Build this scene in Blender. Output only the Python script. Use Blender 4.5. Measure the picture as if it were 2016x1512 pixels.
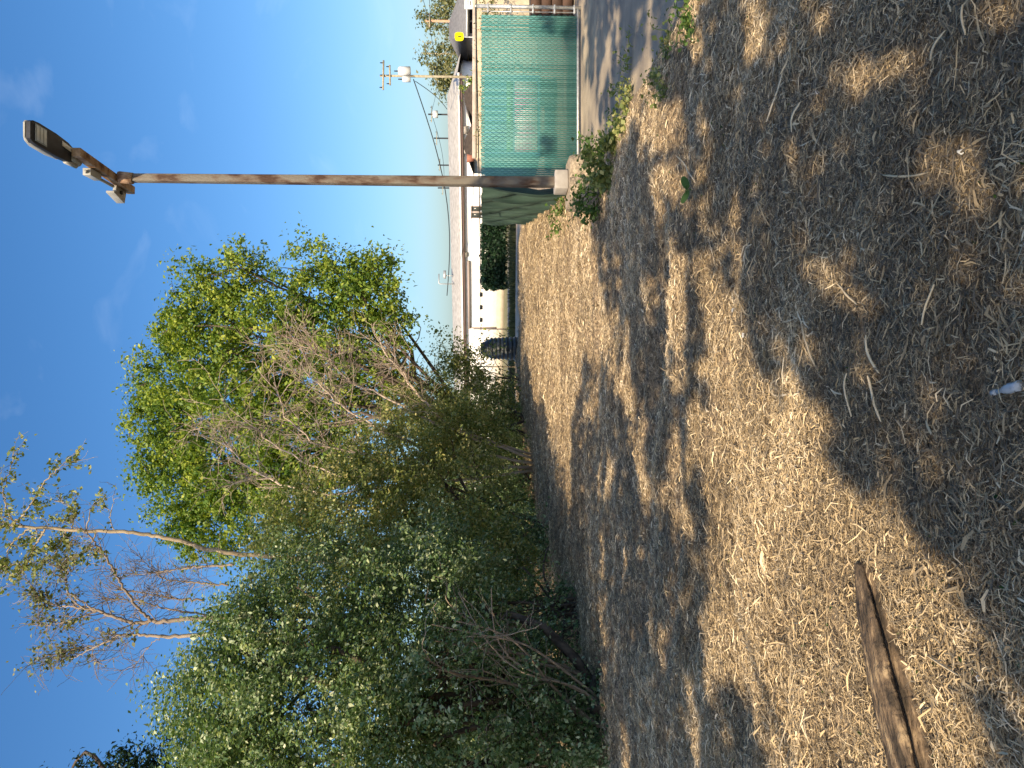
import bpy, bmesh, math, random
import numpy as np
from mathutils import Vector, Matrix

# ------------------------------------------------------------------ scene, camera, light
for o in list(bpy.data.objects):
    bpy.data.objects.remove(o)
S = bpy.context.scene
COL = S.collection
F, CU, CV, HZ, H = 1500.0, 756.0, 1008.0, 952.0, 1.7      # the photo was taken in portrait and lies on its side
PITCH = math.atan((CV - HZ) / F)
cp, sp = math.cos(PITCH), math.sin(PITCH)
cam = bpy.data.cameras.new('camera')
cam.sensor_fit = 'HORIZONTAL'; cam.sensor_width = 36.0
cam.lens = 36.0 * F / 2016.0
cam.clip_start = 0.05; cam.clip_end = 3000
camo = bpy.data.objects.new('camera', cam)
COL.objects.link(camo)
camo.matrix_world = Matrix(((0, 1, 0, 0), (-sp, 0, -cp, 0), (-cp, 0, sp, H), (0, 0, 0, 1)))
S.camera = camo

EL, AZ = math.radians(36), math.radians(19)                # sun behind and left of the camera
TOSUN = np.array([-math.sin(AZ) * math.cos(EL), -math.cos(AZ) * math.cos(EL), math.sin(EL)])
W = bpy.data.worlds.new('World'); S.world = W; W.use_nodes = True
wn, wl = W.node_tree.nodes, W.node_tree.links
sky = wn.new('ShaderNodeTexSky'); sky.sky_type = 'NISHITA'; sky.sun_disc = False
sky.sun_elevation = EL; sky.sun_rotation = math.pi + AZ
sky.air_density = 1.0; sky.dust_density = 2.2; sky.ozone_density = 4.0
bg = wn['Background']; bg.inputs['Strength'].default_value = 0.075
# thin cirrus wisps
tc = wn.new('ShaderNodeTexCoord'); mp = wn.new('ShaderNodeMapping')
mp.inputs['Scale'].default_value = (5.0, 2.2, 9.0); mp.inputs['Rotation'].default_value = (0.3, 0.5, 0.4)
nz = wn.new('ShaderNodeTexNoise'); nz.inputs['Scale'].default_value = 1.3; nz.inputs['Detail'].default_value = 6
nz.inputs['Distortion'].default_value = 0.8
cr = wn.new('ShaderNodeValToRGB'); cr.color_ramp.elements[0].position = 0.60; cr.color_ramp.elements[1].position = 0.92
cr.color_ramp.elements[1].color = (0.12, 0.12, 0.12, 1)
mx = wn.new('ShaderNodeMix'); mx.data_type = 'RGBA'
mx.inputs['B'].default_value = (8.0, 8.6, 9.4, 1)
wl.new(tc.outputs['Generated'], mp.inputs['Vector']); wl.new(mp.outputs['Vector'], nz.inputs['Vector'])
wl.new(nz.outputs['Fac'], cr.inputs['Fac']); wl.new(cr.outputs['Color'], mx.inputs['Factor'])
hs = wn.new('ShaderNodeHueSaturation'); hs.inputs['Saturation'].default_value = 1.24
wl.new(sky.outputs['Color'], hs.inputs['Color']); wl.new(hs.outputs['Color'], mx.inputs['A']); wl.new(mx.outputs['Result'], bg.inputs['Color'])
sun = bpy.data.lights.new('sun', 'SUN'); sun.energy = 3.1; sun.angle = math.radians(0.55)
sun.color = (1.0, 0.80, 0.53)
suno = bpy.data.objects.new('sun', sun); COL.objects.link(suno)
suno.location = (-20, -30, 30)
suno.rotation_euler = Vector(TOSUN).to_track_quat('Z', 'Y').to_euler()
S.view_settings.view_transform = 'Standard'; S.view_settings.look = 'None'
S.view_settings.gamma = 1.0; S.view_settings.exposure = 1.38
S.render.resolution_x, S.render.resolution_y = 1024, 768

# ------------------------------------------------------------------ helpers
R = np.random.default_rng(7)
random.seed(7)

def ray(u, v):
    r, d = (u - CU) / F, (v - CV) / F
    return np.array([r, cp - sp * d, -sp - cp * d])

def gp(u, v, z=0.0):                     # pixel (upright) -> point on the ground
    k = ray(u, v); return np.array([0, 0, H]) + k * ((z - H) / k[2])

def px(u, v, y):                         # pixel (upright) -> point at the given distance
    k = ray(u, v); return np.array([0, 0, H]) + k * (y / k[1])

def proj(P):
    P = np.asarray(P, float)
    y, z = P[..., 1], P[..., 2] - H
    dep = cp * y - sp * z; dn = -sp * y - cp * z
    dep = np.where(np.abs(dep) < 1e-3, 1e-3, dep)
    return CU + F * P[..., 0] / dep, CV + F * dn / dep, dep

def hash2(ix, iy, s):
    h = (ix.astype(np.int64) * 374761393 + iy.astype(np.int64) * 668265263 + s * 1442695041) & 0x7fffffff
    h = ((h ^ (h >> 13)) * 1274126177) & 0x7fffffff
    return ((h ^ (h >> 16)) & 0xffff) / 65535.0

def vnoise(x, y, s=0):
    x = np.asarray(x, float); y = np.asarray(y, float)
    ix, iy = np.floor(x), np.floor(y); fx, fy = x - ix, y - iy
    fx = fx * fx * (3 - 2 * fx); fy = fy * fy * (3 - 2 * fy)
    a, b = hash2(ix, iy, s), hash2(ix + 1, iy, s); c, d = hash2(ix, iy + 1, s), hash2(ix + 1, iy + 1, s)
    return (a * (1 - fx) + b * fx) * (1 - fy) + (c * (1 - fx) + d * fx) * fy

def XB(y):
    y = np.asarray(y, float); return 3.2 + np.clip((y - 12.6) * .6, 0, .72) + np.clip((y - 14.3) * .17, 0, 3.0)

LOG0, LOG1 = gp(402, 1728)[:2], gp(-60, 1852)[:2]
def log_side(x, y):                      # distance from the log's axis, positive towards the camera
    d = LOG1 - LOG0; L_ = np.hypot(*d); t = ((x - LOG0[0]) * d[0] + (y - LOG0[1]) * d[1]) / L_ ** 2
    nrm = np.array([-d[1], d[0]]) / L_
    if nrm @ LOG0 > 0: nrm = -nrm
    w = (x - LOG0[0]) * nrm[0] + (y - LOG0[1]) * nrm[1]
    return np.where((t > .03) & (t < 1.05), w / np.clip(.35 + t * 1.4, .35, 1), 9.0)

def gz(x, y):                            # height of the mulch
    z = 0.16 * (vnoise(x * .35, y * .35, 1) - .5) + 0.09 * (vnoise(x * 1.3, y * 1.1, 2) - .5)
    z = z + 0.055 * (vnoise(x * 4, y * 3.3, 3) - .5) + 0.03 * (vnoise(x * 11, y * 9, 4) - .5)
    rid = vnoise(x * .55 + .25 * y, y * 1.9, 12); z = z + .13 * (np.abs(rid - .5) * -2 + .5) * np.clip((y - 2.5) / 4, .25, 1) + .05 * (vnoise(x * 1.6, y * 5.5, 14) - .5)
    near = np.clip((y - 1.0) / 6, .5, 1)
    edge = np.clip((XB(y) - x) / .8, 0, 1)
    gr_ = np.clip(1 - np.abs(log_side(x, y) - .13) / .065, 0, 1)                       # gap along the near side of the log
    return (z * near + .05) * edge + .012 - .13 * gr_

class MB:
    def __init__(s): s.v = []; s.f = []; s.t = []; s.n = 0
    def add(s, v, f, tint=None):
        v = np.asarray(v, float).reshape(-1, 3); f = np.asarray(f, int)
        if f.shape[1] == 3: f = np.hstack([f, -np.ones((len(f), 1), int)])
        s.v.append(v); s.f.append(np.where(f >= 0, f + s.n, -1)); s.n += len(v)
        s.t.append(np.full(len(f), .5) if tint is None else np.broadcast_to(np.asarray(tint, float), (len(f),)).copy())
        return s
    def box(s, c, d, rz=0, tint=None, rx=0):
        q = np.array([[x, y, z] for x in (-.5, .5) for y in (-.5, .5) for z in (-.5, .5)]) * np.array(d)
        if rx:
            a, b = math.cos(rx), math.sin(rx); q = q @ np.array([[1, 0, 0], [0, a, b], [0, -b, a]])
        a, b = math.cos(rz), math.sin(rz); q = q @ np.array([[a, b, 0], [-b, a, 0], [0, 0, 1]])
        return s.add(q + np.array(c), [[0, 1, 3, 2], [4, 6, 7, 5], [0, 4, 5, 1], [2, 3, 7, 6], [0, 2, 6, 4], [1, 5, 7, 3]], tint)
    def tube(s, P, r, n=6, tint=None, caps=True):
        P = np.asarray(P, float); k = len(P)
        r = np.broadcast_to(np.asarray(r, float), (k,))
        T = np.gradient(P, axis=0); T /= np.linalg.norm(T, axis=1)[:, None] + 1e-9
        m = T.mean(0); ref = np.eye(3)[np.argmin(np.abs(m))]
        A = np.cross(T, ref); A /= np.linalg.norm(A, axis=1)[:, None] + 1e-9
        B = np.cross(T, A)
        th = np.arange(n) * 2 * math.pi / n
        V = P[:, None] + (A[:, None] * np.cos(th)[None, :, None] + B[:, None] * np.sin(th)[None, :, None]) * r[:, None, None]
        i = np.arange(k - 1)[:, None] * n; j = np.arange(n)[None]; j2 = (j + 1) % n
        f = np.stack([i + j, i + j2, i + n + j2, i + n + j], -1).reshape(-1, 4)
        V = V.reshape(-1, 3)
        if caps:
            V = np.vstack([V, P[0], P[-1]]); a, b = k * n, k * n + 1
            jj = np.arange(n); e = -np.ones(n, int)
            f = np.vstack([f, np.stack([np.full(n, a), (jj + 1) % n, jj, e], 1),
                           np.stack([np.full(n, b), (k - 1) * n + jj, (k - 1) * n + (jj + 1) % n, e], 1)])
        return s.add(V, f, tint)
    def build(s, name, mat, parent=None, smooth=False, bevel=0):
        V = np.vstack(s.v); Fc = np.vstack(s.f); t = np.concatenate(s.t)
        cnt = np.where(Fc[:, 3] < 0, 3, 4)
        loops = Fc.reshape(-1); loops = loops[loops >= 0]
        me = bpy.data.meshes.new(name)
        org = V.mean(0) if parent is None else np.zeros(3)
        if parent is None: org = np.array([org[0], org[1], V[:, 2].min()])
        else:
            w = parent.matrix_world.translation if parent.parent is None else Vector((0, 0, 0))
            org = np.array(root_loc(parent))
        me.vertices.add(len(V)); me.vertices.foreach_set('co', (V - org).astype(np.float32).ravel())
        me.loops.add(len(loops)); me.loops.foreach_set('vertex_index', loops.astype(np.int32))
        me.polygons.add(len(Fc))
        st = np.concatenate([[0], np.cumsum(cnt)[:-1]]).astype(np.int32)
        me.polygons.foreach_set('loop_start', st)
        at = me.attributes.new('tint', 'FLOAT', 'FACE'); at.data.foreach_set('value', t.astype(np.float32))
        me.update(calc_edges=True); me.validate()
        if smooth: me.polygons.foreach_set('use_smooth', np.ones(len(me.polygons), bool))
        me.materials.append(mat)
        o = bpy.data.objects.new(name, me); COL.objects.link(o)
        if parent is None: o.location = org
        else: o.parent = parent
        if bevel:
            b = o.modifiers.new('bevel', 'BEVEL'); b.width = bevel; b.segments = 2; b.limit_method = 'ANGLE'
        return o

def root_loc(o):
    p = Vector((0, 0, 0))
    while o is not None: p += o.location; o = o.parent
    return p

def tag(o, label=None, cat=None, group=None, kind=None):
    for k, v in (('label', label), ('category', cat), ('group', group), ('kind', kind)):
        if v: o[k] = v
    return o

def thing(name, loc, label, cat, group=None):
    o = bpy.data.objects.new(name, None); COL.objects.link(o); o.location = loc
    return tag(o, label, cat, group)

def share(o, name, offset, parent):       # same mesh again, moved
    c = o.copy(); c.name = name; COL.objects.link(c); c.parent = parent
    c.location = Vector(o.location) + Vector(offset); return c

# ------------------------------------------------------------------ materials
MATS = {}
def mat(name, c1, c2=None, scale=8, rough=.85, bump=0, bscale=None, metal=0, c3=None, lo=.35, hi=.65, tint=False, transl=0, spec=.3, stretch=None, detail=5):
    m = bpy.data.materials.new(name); m.use_nodes = True
    n, l = m.node_tree.nodes, m.node_tree.links
    P = n['Principled BSDF']; P.inputs['Roughness'].default_value = rough; P.inputs['Metallic'].default_value = metal
    P.inputs['Specular IOR Level'].default_value = spec
    col = None
    co = n.new('ShaderNodeTexCoord'); vec = co.outputs['Object']
    if stretch:
        mpp = n.new('ShaderNodeMapping'); mpp.inputs['Scale'].default_value = stretch
        l.new(vec, mpp.inputs['Vector']); vec = mpp.outputs['Vector']
    if c2 is not None:
        ramp = n.new('ShaderNodeValToRGB'); e = ramp.color_ramp.elements
        e[0].position, e[1].position = lo, hi
        e[0].color = (*c1, 1); e[1].color = (*c2, 1)
        if c3 is not None: q = e.new((lo + hi) / 2); q.color = (*c3, 1)
        if tint:
            a = n.new('ShaderNodeAttribute'); a.attribute_name = 'tint'; l.new(a.outputs['Fac'], ramp.inputs['Fac'])
        else:
            t = n.new('ShaderNodeTexNoise'); t.inputs['Scale'].default_value = scale; t.inputs['Detail'].default_value = detail
            l.new(vec, t.inputs['Vector']); l.new(t.outputs['Fac'], ramp.inputs['Fac'])
        col = ramp.outputs['Color']; l.new(col, P.inputs['Base Color'])
    else: P.inputs['Base Color'].default_value = (*c1, 1)
    if bump:
        t2 = n.new('ShaderNodeTexNoise'); t2.inputs['Scale'].default_value = bscale or scale * 4; t2.inputs['Detail'].default_value = 6
        l.new(vec, t2.inputs['Vector'])
        b = n.new('ShaderNodeBump'); b.inputs['Strength'].default_value = bump; b.inputs['Distance'].default_value = .02
        l.new(t2.outputs['Fac'], b.inputs['Height']); l.new(b.outputs['Normal'], P.inputs['Normal'])
    if transl:
        tr = n.new('ShaderNodeBsdfTranslucent'); ms = n.new('ShaderNodeMixShader'); ms.inputs[0].default_value = transl
        if col is not None:
            g = n.new('ShaderNodeMix'); g.data_type = 'RGBA'; g.blend_type = 'MULTIPLY'; g.inputs['Factor'].default_value = 1
            g.inputs['B'].default_value = (1.25, 1.3, .55, 1); l.new(col, g.inputs['A']); l.new(g.outputs['Result'], tr.inputs['Color'])
        else: tr.inputs['Color'].default_value = (*c1, 1)
        l.new(P.outputs[0], ms.inputs[1]); l.new(tr.outputs[0], ms.inputs[2]); l.new(ms.outputs[0], n['Material Output'].inputs[0])
    MATS[name] = m; return m

M_mulch = mat('mulch', (.085, .066, .048), (.54, .42, .28), 26, .95, 1.0, 70, c3=(.29, .22, .145), lo=.3, hi=.72)
M_straw = mat('straw', (.16, .13, .095), (.88, .75, .54), tint=True, c3=(.55, .42, .25), lo=0, hi=1, rough=.8)
M_ground = mat('ground', (.20, .17, .10), (.12, .13, .06), .6, .95, .5, 12)
M_drive = mat('driveway', (.24, .205, .165), (.46, .38, .275), 1.6, .9, .6, 60, lo=.4, hi=.72)
M_leafdark = mat('leaf_dark', (.06, .105, .04), (.54, .60, .40), tint=True, c3=(.13, .215, .085), lo=0, hi=1, rough=.36, transl=.32, spec=.5)
M_leafmid = mat('leaf_mid', (.08, .12, .035), (.56, .50, .22), tint=True, c3=(.21, .255, .08), lo=0, hi=1, rough=.5, transl=.36, spec=.4)  # bright end warmed to imitate sunlit leaves, with tan seed pods
M_leafbright = mat('leaf_bright', (.05, .115, .02), (.40, .44, .07), tint=True, c3=(.16, .245, .036), lo=0, hi=1, rough=.5, transl=.36, spec=.35)
M_leafpale = mat('leaf_pale', (.10, .13, .05), (.30, .27, .14), tint=True, c3=(.17, .19, .085), lo=0, hi=1, rough=.6, transl=.3)
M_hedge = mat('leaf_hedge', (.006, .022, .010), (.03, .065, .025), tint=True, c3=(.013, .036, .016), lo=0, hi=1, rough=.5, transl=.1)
M_weed = mat('leaf_weed', (.04, .09, .02), (.17, .26, .06), tint=True, c3=(.08, .15, .035), lo=0, hi=1, rough=.5, transl=.3)
M_bark = mat('bark', (.045, .034, .027), (.13, .10, .078), 9, .95, .8, 30, stretch=(1, 1, .25))
M_barkpale = mat('bark_pale', (.17, .135, .09), (.36, .295, .20), 6, .9, .5, 25, stretch=(1, 1, .3))
M_twig = mat('dead_twig', (.22, .165, .125), (.50, .41, .33), tint=True, lo=0, hi=1, rough=.9)
M_log = mat('log_wood', (.05, .039, .03), (.48, .36, .22), 5, .9, 1.0, 14, c3=(.16, .115, .078), lo=.38, hi=.74, stretch=(1.6, 5, 5))
M_conc = mat('concrete', (.22, .18, .135), (.48, .40, .30), 26, .95, .8, 60, c3=(.33, .27, .20))
M_rust = mat('rusted_steel', (.06, .033, .022), (.155, .14, .118), 3.4, .75, .5, 24, c3=(.125, .095, .075), lo=.38, hi=.56, stretch=(2, 2, .8))
M_rustarm = mat('rusted_arm', (.12, .06, .035), (.40, .29, .20), 7, .8, .4, 30, c3=(.28, .18, .115))
M_galv = mat('galvanised', (.36, .38, .39), (.55, .57, .58), 20, .45, metal=.6)
M_cover = mat('base_cover', (.30, .28, .26), (.38, .355, .33), 8, .6)
M_housing = mat('lamp_housing', (.014, .015, .02), (.03, .032, .04), 10, .55)
M_hcover = mat('lamp_cover', (.26, .26, .245), (.34, .34, .32), 6, .5)
M_lens = mat('lamp_lens', (.34, .35, .35), None, rough=.25)
M_led = mat('lamp_led', (.58, .60, .60), None, rough=.3)
M_label = mat('white_label', (.62, .62, .60), None, rough=.6)
M_slat = mat('slat', (.055, .215, .215), (.15, .36, .355), tint=True, lo=0, hi=1, rough=.5, transl=.18)
M_wire = mat('wire_green', (.04, .15, .13), None, rough=.5)
M_net = mat('netting', (.018, .045, .036), (.07, .125, .10), 3, .9, .6, 140, stretch=(1, 1, .35))
M_white = mat('white_stucco', (.80, .78, .75), (.86, .85, .83), 3, .9)
M_tan = mat('tan_band', (.42, .37, .29), (.50, .44, .35), 2, .9)
M_roof = mat('shingle_grey', (.34, .32, .29), (.52, .50, .46), 2.6, .95, .5, 9, stretch=(1, 1, 2.5))
M_fascia = mat('fascia_brown', (.22, .15, .14), None, rough=.8)
M_trimw = mat('white_trim', (.82, .80, .77), None, rough=.7)
M_beam = mat('beam_taupe', (.33, .28, .26), None, rough=.8)
M_dark = mat('dark_opening', (.02, .022, .025), None, rough=.5)
M_glass = mat('window_glass', (.05, .055, .05), None, rough=.15, spec=.6)
M_shed = mat('brown_shingle', (.05, .036, .026), (.10, .075, .052), 5, .95, .5, 20)
M_block = mat('block_wall', (.44, .37, .27), (.56, .48, .37), 4, .9, .4, 30)
M_cap = mat('wall_cap', (.42, .35, .30), (.52, .45, .40), 5, .9)
M_util = mat('pole_wood', (.26, .23, .16), (.38, .34, .25), 8, .9)
M_utilred = mat('pole_redwood', (.38, .22, .14), (.48, .30, .20), 8, .9)
M_trans = mat('transformer_paint', (.62, .64, .66), None, rough=.5)
M_black = mat('black_fitting', (.02, .02, .024), None, rough=.5)
M_cable = mat('cable', (.03, .035, .04), None, rough=.6)
M_yellow = mat('sign_yellow', (.85, .75, .0), None, rough=.45)
M_greyroof = mat('roof_slate', (.16, .16, .165), (.22, .22, .225), 5, .9)
M_blue = mat('trailer_blue', (.05, .20, .34), (.09, .30, .44), 2, .5)
M_pink = mat('trailer_panel', (.62, .30, .44), (.80, .76, .74), 1.8, .6, c3=(.72, .55, .60), lo=.42, hi=.58)
M_greenstripe = mat('trailer_stripe', (.12, .32, .12), None, rough=.6)
M_terra = mat('terracotta', (.30, .13, .09), None, rough=.8)
M_drum = mat('ribbed_plastic', (.012, .018, .026), (.035, .045, .055), 4, .45, spec=.5)
M_planks = mat('brown_boards', (.045, .028, .021), (.09, .052, .038), 4, .8)
M_road = mat('road', (.20, .19, .175), (.27, .255, .23), .8, .95, .4, 20)
M_grass = mat('grass', (.03, .042, .018), (.11, .115, .05), tint=True, lo=0, hi=1, rough=.7, transl=.25)
M_dirt = mat('litter_dirt', (.36, .27, .18), (.50, .41, .31), 3, .95, .6, 25)
M_plastic = mat('white_plastic', (.66, .69, .73), None, rough=.25, transl=.2)

# ------------------------------------------------------------------ the ground
def sheet(name, pts, z, m):
    b = MB(); n = len(pts)
    V = [(x, y, z) for x, y in pts] + [(x, y, z - .02) for x, y in pts]
    me = bpy.data.meshes.new(name); me.from_pydata(V, [], [tuple(range(n)), tuple(range(2 * n - 1, n - 1, -1))] + [(i, i + n, (i + 1) % n + n, (i + 1) % n) for i in range(n)])
    me.materials.append(m); o = bpy.data.objects.new(name, me); COL.objects.link(o); return tag(o, kind='structure')

sheet('ground', [(-900, -900), (900, -900), (900, 1500), (-900, 1500)], -.06, M_ground)
sheet('driveway', [(3.0, -14), (11, -14), (11, 24), (13.5, 39), (5.5, 39), (3.0, 13)], -.02, M_drive)
sheet('litter_verge', [(-9, 35.5), (6.4, 28.2), (11, 39), (-12, 43.5)], .012, M_dirt)
sheet('road', [(-70, 47), (80, 47), (80, 55.0), (-70, 55.0)], -.035, M_road)

xs = np.concatenate([np.arange(-12, -5, .3), np.arange(-5, -2, .065), np.arange(-2, -.5, .022), np.arange(-.5, 3.26, .065)])
ys = np.concatenate([np.arange(-12, .6, .4), np.arange(.6, 2.2, .05), np.arange(2.2, 3.5, .022), np.arange(3.5, 8, .05), np.arange(8, 36.2, .13)])
X, Y = np.meshgrid(xs, ys); nx, ny = len(xs), len(ys)
X = np.where(X > 0, X * XB(Y) / 3.2, X)
Z = gz(X, Y) - .004
Xd = X.copy(); Xd[:, -1] += .10 * (vnoise(ys * 1.5, ys * 0, 9) - .5); 
i = np.arange(ny - 1)[:, None] * nx + np.arange(nx - 1)[None]
mb = MB(); mb.add(np.stack([Xd, Y, Z], -1).reshape(-1, 3), np.stack([i, i + 1, i + nx + 1, i + nx], -1).reshape(-1, 4))
tag(mb.build('mulch_ground', M_mulch, smooth=True), kind='structure')

# loose straw and shredded bark lying on the mulch
def straws(n, x, y, ln, wd, lift, seed, tintp=1.6):
    r = np.random.default_rng(seed)
    a = r.uniform(0, math.pi, n); L = ln * r.lognormal(0, .45, n); w = wd * r.lognormal(0, .4, n)
    t = np.stack([np.cos(a), np.sin(a), r.normal(0, .20, n)], 1)
    roll = r.normal(0, .6, n)
    b = np.stack([-np.sin(a) * np.cos(roll), np.cos(a) * np.cos(roll), np.sin(roll)], 1)
    c = np.stack([x, y, gz(x, y) + r.uniform(0, 1, n) ** 2 * lift + .003], 1)
    bend = b * (r.normal(0, .13, n) * L)[:, None]; bend[:, 2] += np.abs(r.normal(0, .06, n)) * L
    hw = (w / 2)[:, None] * b; hl = (L / 2)[:, None] * t
    V = np.stack([c - hl - hw * .6, c - hl + hw * .6, c + bend + hw, c + bend - hw, c + hl + hw * .5, c + hl - hw * .5], 1)
    V[:, :, 2] = np.maximum(V[:, :, 2], c[:, None, 2] - .008)
    k = np.arange(n)[:, None] * 6
    f = np.concatenate([k + np.array([0, 1, 2, 3]), k + np.array([3, 2, 4, 5])])
    ti = np.clip(r.beta(.85, tintp * .8, n) + .42 * (vnoise(x * .9 + 3, y * 1.5, 31) - .5) + .22 * (vnoise(x * 3.1, y * 4.5, 32) - .5), 0, 1)
    return V.reshape(-1, 3), f, np.concatenate([ti, ti])

def in_view(x, y, pad=.5):
    return (np.abs(x) < .52 * y + pad) & (x < XB(y) - .08)

mb = MB()
def band(y0, y1, dens, ln, wd, lift, seed, xmin=-7.5):
    r = np.random.default_rng(seed)
    xm = float(XB(y1)); n = int((xm - xmin) * (y1 - y0) * dens)
    x = r.uniform(xmin, xm, n); y = r.uniform(y0, y1, n)
    k = in_view(x, y) & (vnoise(x * 2.2, y * 2.9, 33) * .7 + vnoise(x * 7, y * 8, 34) * .3 > r.uniform(.06, .30, n))
    q0, q1 = gp(402, 1728)[:2], gp(-60, 1852)[:2]; dq = q1 - q0                       # kept clear: the log lies here
    tq = ((x - q0[0]) * dq[0] + (y - q0[1]) * dq[1]) / (dq @ dq); dl = np.hypot(x - q0[0] - tq * dq[0], y - q0[1] - tq * dq[1])
    k &= ~((log_side(x, y) > 0) & (log_side(x, y) < .19) & (r.uniform(0, 1, n) > .02))
    k &= ~((tq > .04) & (dl < .015 + .08 * np.clip(tq * 2.4, 0, 1)) & (r.uniform(0, 1, n) > .03))
    mb.add(*straws(int(k.sum()), x[k], y[k], ln, wd, lift, seed + 1))
band(1.6, 3.6, 15000, .032, .0027, .028, 11)
band(1.6, 3.6, 3000, .055, .0046, .036, 12)
band(3.6, 6, 9000, .040, .0036, .030, 13)
band(3.6, 6, 1300, .07, .006, .038, 14)
band(6, 10, 3600, .052, .0052, .03, 15)
band(10, 17, 2000, .058, .0068, .04, 16)
band(17, 35.5, 800, .085, .0105, .05, 17)
tag(mb.build('loose_straw', M_straw), 'loose dry straw and shredded bark covering the sloping yard', 'straw', kind='stuff')

# ------------------------------------------------------------------ plants: generators
def unit(v): return v / (np.linalg.norm(v, axis=-1, keepdims=True) + 1e-9)

def leaf_faces(c, size, r, up=.35, outward=None, aspect=.55, tint=None, jitter=.3):
    n = len(c)
    nn = r.normal(0, 1, (n, 3)); nn[:, 2] += up * 2
    if outward is not None: nn += outward * .7
    nn = unit(nn); t = unit(np.cross(nn, r.normal(0, 1, (n, 3)))); b = np.cross(nn, t)
    L = size * np.clip(r.lognormal(0, jitter, n), .5, 1.6)[:, None]; Wd = L * aspect
    V = np.stack([c - t * L * .5, c + b * Wd * .5 + nn * L * .10 - t * L * .08, c + t * L * .5 - nn * L * .06, c - b * Wd * .5 + nn * L * .10 - t * L * .08], 1)
    k = np.arange(n)[:, None] * 4
    ti = r.beta(2, 2.4, n) if tint is None else tint
    return V.reshape(-1, 3), k + np.array([0, 1, 2, 3]), np.clip(ti, 0, 1)

def lobe(u, v, rp, y, ky=1.0):            # blob of crown: pixel centre, pixel radius, distance
    c = px(u, v, y); rr = rp * y / F
    return (c, np.array([rr, rr * ky, rr]))

def crown_pts(lobes, nclump, per, sig, seed, shell=.5, spread=1.8):
    r = np.random.default_rng(seed)
    w = np.array([l[1].prod() ** (2 / 3) for l in lobes]); w /= w.sum()
    pick = r.choice(len(lobes), nclump, p=w)
    C = np.array([l[0] for l in lobes])[pick]; Rd = np.array([l[1] for l in lobes])[pick]
    d = unit(r.normal(0, 1, (nclump, 3)))
    rad = (shell + (1.04 - shell) * r.uniform(0, 1, nclump) ** .7)[:, None]
    cc = C + d * Rd * rad
    cc[:, 2] = np.maximum(cc[:, 2], .12)
    ax = unit(d + r.normal(0, .5, (nclump, 3)) + np.array([0, 0, .25]))
    m = np.maximum(2, (per * r.lognormal(0, .5, nclump)).astype(int))
    idx = np.repeat(np.arange(nclump), m); n = len(idx)
    s = sig * r.lognormal(0, .3, nclump)
    g1, g3 = np.clip(r.normal(0, 1, n), -1.9, 1.9), np.clip(r.normal(0, 1, (n, 3)), -1.8, 1.8)
    P = cc[idx] + ax[idx] * (g1 * s[idx] * spread)[:, None] + g3 * s[idx][:, None] * .75
    base = r.normal(0, .16, nclump)[idx]
    P[:, 2] = np.maximum(P[:, 2], .05)
    return P, d[idx], base, cc

def curve(a, b, r, wob=.12, n=7, sag=0.0):
    a, b = np.asarray(a, float), np.asarray(b, float); L = np.linalg.norm(b - a)
    t = np.linspace(0, 1, n)[:, None]
    o1, o2 = r.normal(0, wob * L, 3), r.normal(0, wob * L * .5, 3)
    P = a + (b - a) * t + o1 * np.sin(math.pi * t) + o2 * np.sin(2 * math.pi * t)
    P[:, 2] += sag * L * np.sin(math.pi * t[:, 0]); return P

def twigs(mb, p, d, L, rad, depth, r, spread=.6, kids=3, sides=4, tint=None, droop=0.0, minr=.0025):
    n = 5; P = [np.array(p, float)]; d = unit(np.array(d, float))
    for k in range(n):
        d = unit(d + r.normal(0, .16, 3) + np.array([0, 0, -droop])); P.append(P[-1] + d * L / n)
    P = np.array(P); ti = r.uniform(0, 1) if tint is None else tint
    mb.tube(P, np.linspace(rad, max(rad * .45, minr), n + 1), sides, ti, caps=False)
    if depth > 0:
        for k in range(kids):
            q = r.uniform(.3, 1.0); i0 = min(int(q * n), n - 1); pp = P[i0] + (P[i0 + 1] - P[i0]) * (q * n - i0)
            nd = unit(d + r.normal(0, spread, 3)); twigs(mb, pp, nd, L * r.uniform(.45, .75), max(rad * .55, minr), depth - 1, r, spread, kids, max(3, sides - 1), tint, droop, minr)

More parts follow.
